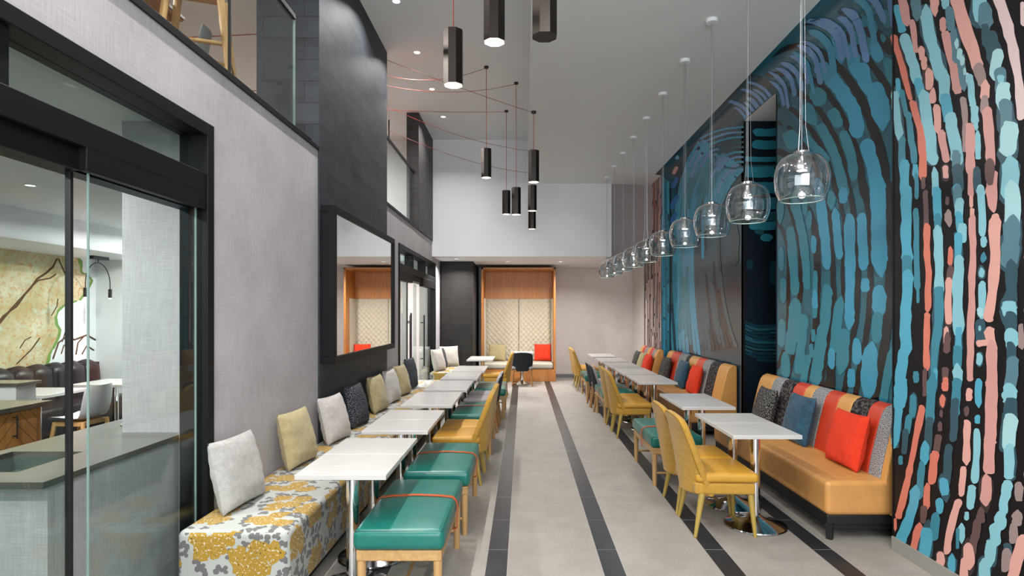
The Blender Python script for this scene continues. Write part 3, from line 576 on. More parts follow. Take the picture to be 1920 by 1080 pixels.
MURAL_B = '''
k 11.639,.84,-.097,.007 11.639,1.458,-.097,.002 11.621,2.163,-.097,-.005 11.515,3.03,-.095,-.013 11.309,3.648,-.091,-.019 10.997,4.052,-.084,-.024 10.127,4.284,-.016,-.013 9.13,4.336,.008,-.007
k 11.353,.87,-.043,.003 11.389,1.464,-.043,.001 11.4,2.153,-.043,-.002 11.315,2.992,-.042,-.006 11.13,3.6,-.041,-.008 10.83,3.995,-.038,-.011 10.099,4.251,-.011,-.007 9.154,4.315,0,-.004
k 11.082,.898,-.041,.003 11.151,1.471,-.041,.001 11.187,2.143,-.041,-.002 11.122,2.955,-.041,-.005 10.957,3.554,-.039,-.008 10.669,3.94,-.036,-.01 10.049,4.213,-.015,-.008 9.158,4.288,-.003,-.005
k 10.824,.924,-.084,.007 10.923,1.476,-.086,.002 10.983,2.134,-.087,-.004 10.936,2.92,-.086,-.011 10.79,3.509,-.083,-.017 10.513,3.886,-.077,-.022 9.973,4.168,-.043,-.02 9.142,4.256,-.013,-.014
k 10.576,.95,-.037,.003 10.703,1.482,-.038,.001 10.786,2.126,-.038,-.002 10.755,2.885,-.038,-.005 10.628,3.465,-.037,-.007 10.361,3.834,-.034,-.01 9.872,4.118,-.026,-.011 9.111,4.219,-.009,-.007
k 10.341,.974,-.035,.003 10.492,1.488,-.036,.001 10.595,2.117,-.037,-.001 10.581,2.852,-.037,-.004 10.47,3.423,-.036,-.007 10.214,3.784,-.033,-.009 9.741,4.06,-.028,-.011 9.057,4.176,-.013,-.008
k 10.115,.997,-.034,.003 10.289,1.493,-.035,.001 10.412,2.109,-.036,-.001 10.412,2.819,-.036,-.004 10.317,3.382,-.035,-.007 10.07,3.735,-.032,-.009 9.61,4.004,-.027,-.011 8.978,4.127,-.018,-.01
k 9.899,1.02,-.032,.003 10.094,1.498,-.033,.001 10.234,2.101,-.035,-.001 10.248,2.788,-.035,-.004 10.169,3.342,-.034,-.007 9.931,3.687,-.031,-.009 9.483,3.949,-.026,-.01 8.871,4.07,-.021,-.011
k 9.692,1.041,-.031,.003 9.906,1.503,-.032,.001 10.063,2.094,-.033,-.001 10.09,2.758,-.034,-.004 10.024,3.303,-.033,-.006 9.795,3.641,-.031,-.009 9.36,3.895,-.026,-.01 8.761,4.013,-.021,-.01
k 9.494,1.062,-.029,.003 9.725,1.508,-.031,.002 9.897,2.087,-.032,-.001 9.936,2.728,-.033,-.004 9.884,3.266,-.032,-.006 9.663,3.596,-.03,-.008 9.239,3.843,-.025,-.01 8.653,3.958,-.02,-.01
k 9.303,1.081,-.028,.003 9.551,1.512,-.03,.002 9.737,2.079,-.031,-.001 9.787,2.7,-.032,-.003 9.748,3.229,-.031,-.006 9.535,3.552,-.029,-.008 9.122,3.792,-.024,-.01 8.549,3.904,-.019,-.01
k 9.12,1.1,-.027,.003 9.383,1.517,-.029,.002 9.581,2.073,-.03,-.001 9.642,2.672,-.031,-.003 9.615,3.193,-.03,-.006 9.41,3.509,-.028,-.008 9.007,3.742,-.023,-.01 8.446,3.851,-.019,-.01
k 8.945,1.118,-.026,.003 9.22,1.521,-.028,.002 9.431,2.066,-.029,-.001 9.502,2.645,-.03,-.003 9.486,3.159,-.03,-.005 9.288,3.467,-.027,-.008 8.895,3.694,-.023,-.009 8.347,3.8,-.018,-.01
k 8.775,1.136,-.025,.003 9.063,1.525,-.027,.002 9.285,2.06,-.028,-0 9.365,2.619,-.029,-.003 9.36,3.125,-.029,-.005 9.17,3.427,-.027,-.008 8.787,3.647,-.022,-.009 8.249,3.749,-.018,-.009
k 8.612,1.152,-.024,.003 8.912,1.529,-.026,.002 9.144,2.053,-.027,-0 9.233,2.594,-.028,-.003 9.238,3.092,-.028,-.005 9.054,3.387,-.026,-.007 8.68,3.601,-.021,-.009 8.154,3.7,-.017,-.009
k 8.455,1.169,-.023,.003 8.765,1.533,-.025,.002 9.007,2.047,-.027,-0 9.104,2.569,-.027,-.002 9.119,3.06,-.027,-.005 8.941,3.349,-.025,-.007 8.577,3.556,-.021,-.009 8.061,3.652,-.017,-.009
k 8.304,1.184,-.022,.003 8.623,1.537,-.024,.002 8.874,2.041,-.026,-0 8.979,2.545,-.027,-.002 9.002,3.029,-.027,-.005 8.831,3.311,-.025,-.007 8.475,3.512,-.02,-.009 7.97,3.605,-.016,-.009
k 8.158,1.199,-.021,.004 8.486,1.54,-.023,.002 8.744,2.036,-.025,-0 8.857,2.522,-.026,-.002 8.889,2.998,-.026,-.004 8.724,3.274,-.024,-.007 8.376,3.469,-.02,-.008 7.881,3.559,-.016,-.009
k 8.017,1.214,-.02,.004 8.353,1.544,-.022,.002 8.619,2.03,-.024,0 8.738,2.499,-.025,-.002 8.779,2.969,-.025,-.004 8.619,3.238,-.023,-.007 8.28,3.427,-.019,-.008 7.794,3.515,-.015,-.008
2 11.497,.915,-.121,.008 11.499,.98,-.121,.007 11.501,1.045,-.121,.007 11.503,1.11,-.122,.006 11.505,1.175,-.122,.005
1 11.507,1.237,-.133,.005 11.509,1.291,-.133,.004 11.51,1.345,-.133,.004 11.512,1.399,-.133,.003 11.514,1.453,-.133,.003
1 11.513,1.623,-.115,0 11.512,1.727,-.115,-.001 11.512,1.831,-.115,-.002 11.511,1.936,-.115,-.003 11.511,2.04,-.115,-.004
1 11.511,2.124,-.138,-.006 11.505,2.209,-.138,-.007 11.494,2.302,-.137,-.009 11.484,2.394,-.137,-.01 11.474,2.487,-.137,-.011
1 11.465,2.563,-.132,-.011 11.428,2.897,-.131,-.016 11.364,3.172,-.129,-.019 11.287,3.413,-.127,-.023 11.206,3.642,-.126,-.025
1 11.166,3.693,-.1,-.023 11.108,3.77,-.099,-.023 11.049,3.846,-.098,-.024 10.992,3.921,-.097,-.024 10.934,3.995,-.096,-.025
1 10.835,4.069,-.094,-.029 10.543,4.185,-.057,-.022 10.145,4.263,-.025,-.016 9.727,4.294,-.007,-.014 9.329,4.317,.002,-.011
1 11.219,.906,-.1,.007 11.252,1.27,-.1,.004 11.276,1.663,-.101,0 11.291,2.089,-.101,-.004 11.253,2.594,-.101,-.009
1 11.242,2.713,-.128,-.013 11.197,3.049,-.127,-.018 11.12,3.316,-.125,-.021 11.044,3.578,-.123,-.025 10.912,3.752,-.119,-.028
1 10.856,3.826,-.105,-.026 10.785,3.921,-.103,-.028 10.682,4.007,-.099,-.03 10.549,4.083,-.095,-.031 10.394,4.152,-.071,-.026
i 10.305,4.179,-.054,-.021 10.145,4.218,-.039,-.019 9.97,4.242,-.025,-.018 9.793,4.257,-.017,-.017 9.618,4.271,-.013,-.015
1 9.452,4.282,-.011,-.017 9.377,4.287,-.009,-.016 9.303,4.292,-.007,-.016 9.229,4.297,-.005,-.015 9.156,4.302,-.004,-.015
1 10.976,1.069,-.116,.007 10.984,1.124,-.116,.007 10.992,1.179,-.116,.006 11.001,1.234,-.116,.006 11.009,1.289,-.116,.005
2 11.024,1.389,-.12,.004 11.035,1.465,-.12,.003 11.042,1.552,-.121,.002 11.049,1.642,-.121,.001 11.055,1.731,-.121,-0
1 11.062,1.832,-.1,-.001 11.079,2.055,-.1,-.004 11.073,2.308,-.1,-.006 11.054,2.576,-.1,-.009 11.035,2.844,-.1,-.011
1 11.03,2.921,-.1,-.013 11.008,3.017,-.1,-.014 10.984,3.108,-.099,-.015 10.96,3.199,-.099,-.016 10.937,3.29,-.098,-.016
2 10.893,3.455,-.095,-.018 10.859,3.552,-.094,-.02 10.807,3.622,-.092,-.021 10.755,3.691,-.092,-.022 10.704,3.76,-.091,-.022
1 10.64,3.847,-.107,-.03 10.399,4.025,-.102,-.032 10.078,4.172,-.06,-.027 9.612,4.233,-.028,-.022 9.151,4.272,-.013,-.018
1 10.7,.941,-.114,.009 10.721,1.038,-.114,.008 10.741,1.135,-.115,.007 10.761,1.233,-.115,.006 10.781,1.33,-.116,.005
2 10.8,1.423,-.101,.003 10.85,1.823,-.102,-.001 10.878,2.256,-.103,-.006 10.853,2.745,-.102,-.011 10.786,3.155,-.101,-.015
1 10.77,3.227,-.099,-.016 10.734,3.381,-.099,-.018 10.687,3.518,-.097,-.02 10.614,3.617,-.095,-.022 10.542,3.716,-.094,-.023
2 10.486,3.793,-.096,-.024 10.453,3.839,-.095,-.026 10.403,3.88,-.092,-.027 10.339,3.918,-.09,-.028 10.275,3.955,-.089,-.028
i 10.186,4.007,-.103,-.034 10.08,4.069,-.101,-.034 9.961,4.127,-.082,-.033 9.8,4.161,-.059,-.03 9.625,4.184,-.046,-.028
1 9.463,4.203,-.032,-.022 9.378,4.212,-.029,-.021 9.294,4.221,-.026,-.02 9.21,4.23,-.023,-.019 9.127,4.238,-.021,-.019
1 10.462,.975,-.104,.009 10.475,1.024,-.104,.008 10.488,1.074,-.104,.008 10.501,1.123,-.104,.007 10.514,1.173,-.105,.007
2 10.554,1.323,-.105,.005 10.603,1.524,-.106,.003 10.637,1.758,-.107,0 10.672,1.993,-.108,-.003 10.687,2.247,-.108,-.006
1 10.684,2.36,-.114,-.008 10.681,2.429,-.114,-.009 10.679,2.497,-.114,-.009 10.677,2.565,-.114,-.01 10.675,2.634,-.114,-.011
2 10.671,2.76,-.096,-.011 10.605,3.173,-.095,-.015 10.496,3.518,-.092,-.02 10.321,3.763,-.087,-.024 10.022,3.964,-.081,-.026
1 9.939,4.013,-.084,-.029 9.799,4.09,-.076,-.03 9.59,4.127,-.058,-.029 9.379,4.16,-.044,-.025 9.165,4.188,-.034,-.022
2 10.288,1.172,-.089,.006 10.376,1.445,-.09,.004 10.441,1.769,-.092,0 10.502,2.106,-.093,-.003 10.5,2.494,-.093,-.007
1 10.499,2.56,-.11,-.01 10.498,2.678,-.11,-.011 10.497,2.796,-.11,-.012 10.485,2.898,-.109,-.014 10.468,2.991,-.109,-.015
1 10.45,3.088,-.088,-.013 10.433,3.183,-.088,-.014 10.416,3.277,-.087,-.015 10.399,3.372,-.087,-.016 10.365,3.443,-.086,-.018
2 10.294,3.544,-.109,-.025 10.209,3.665,-.107,-.027 10.107,3.78,-.103,-.03 9.945,3.875,-.097,-.032 9.787,3.967,-.094,-.032
i 9.687,4.025,-.073,-.032 9.522,4.063,-.07,-.031 9.354,4.095,-.065,-.031 9.186,4.125,-.055,-.028 9.018,4.151,-.044,-.025
1 10.023,1.051,-.088,.008 10.128,1.329,-.09,.005 10.222,1.638,-.092,.002 10.298,1.988,-.093,-.002 10.326,2.372,-.094,-.006
1 10.327,2.527,-.107,-.009 10.32,2.87,-.107,-.013 10.275,3.157,-.106,-.017 10.208,3.413,-.104,-.021 10.083,3.593,-.101,-.024
1 10.036,3.66,-.085,-.024 9.882,3.781,-.082,-.025 9.698,3.888,-.077,-.027 9.508,3.984,-.07,-.029 9.25,4.035,-.062,-.029
i 9.148,4.055,-.072,-.034 9.092,4.067,-.071,-.034 9.036,4.077,-.07,-.034 8.98,4.088,-.068,-.034 8.924,4.098,-.066,-.033
1 9.799,1.039,-.095,.009 9.92,1.316,-.097,.006 10.031,1.623,-.1,.003 10.119,1.978,-.102,-.002 10.157,2.366,-.103,-.006
1 10.16,2.46,-.1,-.008 10.162,2.826,-.101,-.012 10.122,3.134,-.1,-.016 10.046,3.397,-.098,-.02 9.915,3.588,-.094,-.023
2 9.874,3.649,-.096,-.029 9.756,3.727,-.093,-.029 9.63,3.8,-.09,-.03 9.508,3.872,-.087,-.031 9.372,3.932,-.083,-.032
1 9.289,3.948,-.056,-.026 9.234,3.959,-.056,-.026 9.18,3.97,-.055,-.026 9.126,3.98,-.054,-.026 9.073,3.991,-.054,-.026
1 8.915,4.022,-.067,-.033 8.89,4.027,-.066,-.033 8.865,4.032,-.066,-.033 8.84,4.037,-.066,-.033 8.816,4.042,-.065,-.033
e 9.674,1.216,-.093,.008 9.705,1.28,-.094,.008 9.737,1.345,-.095,.007 9.769,1.41,-.095,.006 9.801,1.475,-.096,.006
e 9.838,1.584,-.077,.002 9.92,1.876,-.078,-0 9.984,2.18,-.08,-.003 10.001,2.507,-.08,-.007 10.005,2.819,-.08,-.009
2 9.999,2.869,-.094,-.012 9.978,3.064,-.094,-.014 9.957,3.258,-.093,-.017 9.883,3.39,-.091,-.02 9.802,3.511,-.089,-.021
2 9.771,3.556,-.081,-.023 9.595,3.697,-.077,-.024 9.384,3.82,-.071,-.026 9.12,3.904,-.063,-.028 8.83,3.961,-.056,-.028
e 9.45,1.166,-.089,.009 9.471,1.204,-.089,.009 9.492,1.242,-.09,.008 9.513,1.281,-.09,.008 9.534,1.32,-.091,.008
e 9.559,1.365,-.076,.006 9.638,1.51,-.078,.004 9.696,1.694,-.079,.002 9.754,1.881,-.08,0 9.813,2.07,-.081,-.001
e 9.829,2.251,-.098,-.005 9.839,2.397,-.099,-.007 9.85,2.543,-.099,-.008 9.86,2.69,-.099,-.01 9.853,2.817,-.099,-.012
e 9.845,2.907,-.09,-.012 9.841,2.961,-.09,-.013 9.836,3.014,-.09,-.013 9.831,3.068,-.09,-.014 9.827,3.121,-.09,-.014
2 9.819,3.214,-.077,-.016 9.707,3.412,-.075,-.017 9.574,3.588,-.071,-.021 9.336,3.727,-.065,-.023 9.071,3.839,-.06,-.024
i 8.912,3.87,-.067,-.032 8.832,3.886,-.066,-.032 8.754,3.901,-.064,-.032 8.677,3.916,-.063,-.032 8.601,3.931,-.062,-.032
e 9.224,1.111,-.086,.01 9.308,1.251,-.087,.009 9.394,1.394,-.089,.007 9.478,1.546,-.091,.005 9.541,1.732,-.093,.002
e 9.565,1.8,-.093,.001 9.588,1.869,-.093,.001 9.612,1.938,-.094,0 9.635,2.007,-.094,-.001 9.659,2.076,-.095,-.001
e 9.667,2.16,-.092,-.004 9.704,2.562,-.092,-.008 9.7,2.927,-.092,-.013 9.657,3.249,-.091,-.018 9.519,3.46,-.087,-.021
2 9.501,3.487,-.081,-.021 9.45,3.543,-.079,-.023 9.37,3.59,-.075,-.025 9.291,3.636,-.074,-.025 9.213,3.681,-.073,-.025
i 9.12,3.735,-.068,-.027 8.978,3.784,-.063,-.028 8.812,3.816,-.058,-.028 8.652,3.847,-.056,-.028 8.497,3.878,-.054,-.028
g 9.065,1.158,-.085,.01 9.105,1.22,-.086,.009 9.146,1.282,-.086,.009 9.187,1.344,-.087,.008 9.229,1.408,-.088,.008
e 9.288,1.498,-.08,.004 9.376,1.719,-.082,.002 9.462,1.95,-.083,-0 9.52,2.19,-.085,-.003 9.547,2.437,-.085,-.006
1 9.566,2.599,-.095,-.009 9.564,2.865,-.095,-.012 9.553,3.124,-.095,-.016 9.47,3.302,-.092,-.02 9.37,3.457,-.09,-.022
2 9.313,3.509,-.072,-.023 9.206,3.571,-.071,-.023 9.102,3.631,-.069,-.024 9,3.69,-.066,-.025 8.873,3.733,-.061,-.026
i 8.794,3.749,-.051,-.025 8.691,3.768,-.05,-.025 8.591,3.788,-.049,-.024 8.492,3.807,-.048,-.024 8.396,3.825,-.047,-.024
g 8.876,1.15,-.067,.009 9.021,1.354,-.069,.007 9.163,1.577,-.072,.004 9.275,1.856,-.074,.001 9.369,2.143,-.076,-.002
e 9.39,2.303,-.085,-.005 9.401,2.382,-.086,-.006 9.411,2.462,-.086,-.006 9.422,2.542,-.086,-.007 9.432,2.622,-.086,-.008
g 9.431,2.761,-.078,-.009 9.43,2.812,-.078,-.01 9.429,2.863,-.078,-.01 9.428,2.914,-.078,-.011 9.427,2.965,-.078,-.011
2 9.425,3.048,-.085,-.013 9.424,3.114,-.084,-.014 9.408,3.166,-.084,-.017 9.382,3.206,-.082,-.018 9.357,3.247,-.082,-.018
2 9.319,3.306,-.086,-.02 9.225,3.45,-.082,-.023 9.036,3.558,-.076,-.026 8.854,3.663,-.069,-.028 8.592,3.718,-.06,-.029
1 8.456,3.744,-.048,-.024 8.416,3.752,-.047,-.024 8.376,3.759,-.047,-.024 8.337,3.767,-.046,-.024 8.298,3.775,-.046,-.024
e 8.773,1.248,-.074,.009 8.973,1.509,-.079,.006 9.129,1.857,-.082,.001 9.24,2.223,-.085,-.003 9.298,2.596,-.086,-.007
e 9.299,2.741,-.084,-.01 9.299,2.797,-.084,-.01 9.299,2.853,-.084,-.011 9.299,2.909,-.084,-.011 9.299,2.964,-.084,-.012
1 9.299,3.085,-.087,-.017 9.237,3.208,-.086,-.019 9.166,3.321,-.084,-.021 9.079,3.426,-.08,-.024 8.934,3.509,-.075,-.026
1 8.848,3.558,-.074,-.026 8.724,3.625,-.067,-.028 8.543,3.66,-.059,-.029 8.369,3.693,-.057,-.029 8.202,3.725,-.054,-.029
e 8.572,1.207,-.066,.009 8.618,1.263,-.067,.009 8.664,1.319,-.068,.009 8.711,1.376,-.069,.008 8.758,1.433,-.069,.008
e 8.819,1.507,-.071,.005 8.886,1.636,-.072,.004 8.949,1.774,-.073,.002 9.013,1.914,-.074,.001 9.076,2.056,-.075,0
e 9.103,2.208,-.075,-.003 9.121,2.31,-.075,-.004 9.139,2.412,-.075,-.005 9.157,2.514,-.075,-.006 9.169,2.614,-.076,-.007
e 9.17,2.657,-.082,-.009 9.171,2.723,-.082,-.009 9.173,2.79,-.082,-.01 9.174,2.856,-.082,-.011 9.175,2.923,-.082,-.011
2 9.178,3.028,-.08,-.014 9.156,3.112,-.08,-.016 9.116,3.177,-.078,-.017 9.077,3.24,-.078,-.018 9.037,3.304,-.077,-.018
1 9.017,3.337,-.076,-.019 8.999,3.366,-.074,-.021 8.963,3.388,-.071,-.023 8.926,3.409,-.07,-.023 8.889,3.43,-.069,-.023
i 8.833,3.462,-.066,-.023 8.795,3.483,-.066,-.023 8.757,3.505,-.065,-.023 8.719,3.527,-.064,-.023 8.682,3.548,-.064,-.023
i 8.59,3.585,-.048,-.024 8.464,3.609,-.046,-.023 8.342,3.632,-.045,-.023 8.223,3.654,-.044,-.023 8.107,3.676,-.043,-.023
g 8.418,1.22,-.061,.009 8.617,1.447,-.065,.007 8.791,1.735,-.068,.003 8.944,2.062,-.071,-.001 9.008,2.388,-.073,-.004
e 9.029,2.494,-.065,-.005 9.046,2.682,-.065,-.007 9.054,2.866,-.065,-.009 9.058,3.048,-.065,-.011 8.991,3.158,-.063,-.014
1 8.968,3.196,-.063,-.015 8.885,3.33,-.061,-.017 8.71,3.429,-.056,-.019 8.542,3.524,-.05,-.021 8.3,3.576,-.044,-.022
i 8.223,3.59,-.053,-.028 8.17,3.6,-.053,-.028 8.118,3.61,-.052,-.028 8.066,3.619,-.051,-.028 8.015,3.629,-.051,-.028
g 8.311,1.278,-.065,.01 8.436,1.411,-.067,.009 8.561,1.552,-.07,.006 8.658,1.742,-.073,.003 8.757,1.936,-.074,.002
e 8.811,2.049,-.073,-.002 8.881,2.365,-.074,-.005 8.926,2.679,-.075,-.008 8.944,2.987,-.075,-.012 8.847,3.178,-.073,-.016
1 8.808,3.242,-.068,-.02 8.68,3.347,-.065,-.021 8.521,3.437,-.06,-.023 8.333,3.507,-.053,-.024 8.104,3.55,-.046,-.025
1 8.047,3.56,-.046,-.025 8.016,3.566,-.045,-.025 7.986,3.571,-.045,-.025 7.955,3.577,-.045,-.024 7.925,3.582,-.044,-.024
e 8.109,1.229,-.058,.01 8.302,1.423,-.062,.008 8.481,1.658,-.066,.005 8.636,1.947,-.069,.001 8.729,2.23,-.071,-.002
g 8.747,2.3,-.068,-.003 8.774,2.415,-.069,-.004 8.799,2.529,-.069,-.006 8.808,2.642,-.069,-.007 8.816,2.754,-.069,-.008
2 8.823,2.836,-.068,-.009 8.826,2.879,-.068,-.009 8.829,2.922,-.068,-.009 8.833,2.965,-.068,-.01 8.826,2.998,-.068,-.012
2 8.785,3.067,-.077,-.017 8.768,3.095,-.077,-.017 8.751,3.123,-.077,-.017 8.735,3.151,-.076,-.018 8.718,3.178,-.076,-.018
2 8.677,3.248,-.065,-.02 8.628,3.28,-.063,-.021 8.574,3.311,-.062,-.021 8.521,3.341,-.061,-.021 8.468,3.37,-.06,-.021
1 8.389,3.414,-.068,-.025 8.344,3.439,-.064,-.026 8.282,3.456,-.057,-.028 8.213,3.469,-.054,-.028 8.146,3.481,-.053,-.028
1 8.031,3.502,-.043,-.023 7.982,3.511,-.042,-.023 7.933,3.52,-.042,-.023 7.885,3.528,-.041,-.023 7.837,3.537,-.041,-.023
1 9.173,4.331,.027,-.006 8.737,4.293,.018,-.008 8.339,4.223,.012,-.01 7.794,4.073,-.003,-.014
i 9.229,4.291,.019,-.009 8.778,4.239,.01,-.011 8.354,4.161,.004,-.013 7.794,4.008,-.003,-.014
1 9.237,4.238,.011,-.012 8.765,4.169,-0,-.014 8.316,4.084,-.007,-.016 7.794,3.943,-.002,-.014
d 9.191,4.169,.001,-.015 8.678,4.078,-.012,-.018 8.253,4,-.006,-.016 7.794,3.878,-.002,-.014
d 9.073,4.082,-.011,-.018 8.56,3.98,-.011,-.017 8.19,3.917,-.006,-.016 7.794,3.813,-.002,-.014
1 8.923,3.988,-.007,-.017 8.446,3.885,-.009,-.016 8.129,3.835,-.006,-.015 7.794,3.748,-.001,-.014
i 8.779,3.897,-.003,-.016 8.334,3.792,-.007,-.016 8.068,3.754,-.006,-.015 7.794,3.683,0,-.013
1 8.638,3.808,.001,-.014 8.226,3.702,-.005,-.015 8.008,3.675,-.006,-.015 7.794,3.618,.001,-.013
d 8.503,3.723,.005,-.013 8.12,3.614,-.002,-.014 7.949,3.597,-.006,-.015 7.794,3.553,.004,-.012
2 11.414,2.119,.206,.008 11.414,1.972,.206,.006
2 11.448,1.786,.19,.002 11.448,1.613,.19,-.001
2 11.432,2.579,.241,.02 11.432,2.379,.241,.015
1 11.361,2.904,.17,.019 11.361,2.732,.17,.016
2 11.448,1.387,.208,-.005 11.448,1.144,.208,-.009
b 11.605,3.428,-.159,-.044 11.395,3.5,-.153,-.044
b 11.544,3.721,-.189,-.057 11.319,3.792,-.182,-.057
b 11.449,4.086,-.149,-.051 11.161,4.151,-.108,-.043
K 11.17,4.263,-.034,-.023 10.809,4.293,-.018,-.019
L 10.463,4.343,.016,-.01 10.274,4.349,.023,-.008
k 11.498,3.29,.102,.016 11.603,2.777,.104,.011 11.639,2.428,.105,.007 11.568,1.897,.103,.001 11.275,.866,.098,-.009
g 8.124,2.686,.174,.025 8.159,2.412,.175,.019'''
MURAL_E = '''
2 3.032,4.008,-.004,-.05 3.15,3.999,0,-.05 3.268,4.008,.004,-.05
2 3.032,3.848,-.003,-.059 3.224,3.839,0,-.059 3.416,3.848,.003,-.059
2 2.855,3.662,-.001,-.032 3.135,3.653,0,-.032 3.416,3.662,.001,-.032
d 2.855,3.573,-0,-.015 3.135,3.565,0,-.015 3.416,3.573,0,-.015
2 2.855,3.494,-.003,-.068 3.032,3.485,0,-.068 3.209,3.494,.003,-.068
2 3.268,3.455,-.006,-.053 3.342,3.447,0,-.053 3.416,3.455,.006,-.053
2 2.929,3.278,-.007,-.082 3.04,3.269,0,-.083 3.15,3.278,.007,-.082
2 3.224,3.287,-.006,-.068 3.32,3.278,0,-.068 3.416,3.287,.006,-.068
2 2.855,3.086,-.002,-.074 3.135,3.077,0,-.074 3.416,3.086,.002,-.074
d 2.914,2.924,-.002,-.059 3.165,2.915,0,-.059 3.416,2.924,.002,-.059
2 2.973,2.797,-.003,-.053 3.121,2.788,0,-.053 3.268,2.797,.003,-.053
d 3.298,2.761,-.007,-.044 3.357,2.753,0,-.044 3.416,2.761,.007,-.044
2 3.133,2.637,0,-.05 3.192,2.637,0,-.05
d 3.032,2.717,-.005,-.032 3.091,2.708,-.005,-.032
n 3.268,2.525,.012,-.058 3.416,2.555,.012,-.058
3 2.796,1.604,-.007,-.014 3.032,1.492,-.002,-.015 3.416,1.515,.001,-.015
d 2.796,1.557,-.007,-.015 3.032,1.445,-.002,-.016 3.416,1.468,.001,-.017
d 2.796,1.509,-.007,-.014 3.032,1.397,-.002,-.015 3.416,1.421,.001,-.015
3 2.796,1.462,-.007,-.015 3.032,1.35,-.002,-.016 3.416,1.374,.001,-.016
d 2.796,1.415,-.006,-.013 3.032,1.303,-.002,-.014 3.416,1.326,.001,-.015
d 2.796,1.368,-.006,-.016 3.032,1.279,-.002,-.017 3.416,1.279,0,-.017
3 2.796,1.32,-.006,-.016 3.032,1.232,-.002,-.016 3.416,1.232,0,-.017
d 2.796,1.273,-.004,-.012 3.032,1.185,-.002,-.012 3.416,1.185,0,-.012
d 2.796,1.226,-.005,-.012 3.032,1.137,-.002,-.013 3.416,1.137,0,-.013
3 2.796,1.179,-.005,-.013 3.032,1.09,-.002,-.014 3.416,1.09,0,-.014
3 2.956,1.492,-.001,-.018 3.323,1.48,-.001,-.018
3 2.948,1.403,-.001,-.018 3.207,1.391,-.001,-.018
3 3,1.315,-.001,-.018 3.319,1.303,-.001,-.018
3 3.053,1.226,-.002,-.018 3.182,1.214,-.002,-.018
3 2.949,1.137,-.001,-.018 3.242,1.126,-.001,-.018
3 3.041,1.049,-.001,-.018 3.276,1.037,-.001,-.018
3 3.268,2.279,-.062,0 3.268,2.063,-.062,0
3 3.313,2.053,-.041,0 3.313,1.935,-.041,0
3 2.944,2.319,-.041,0 2.944,2.259,-.041,0'''
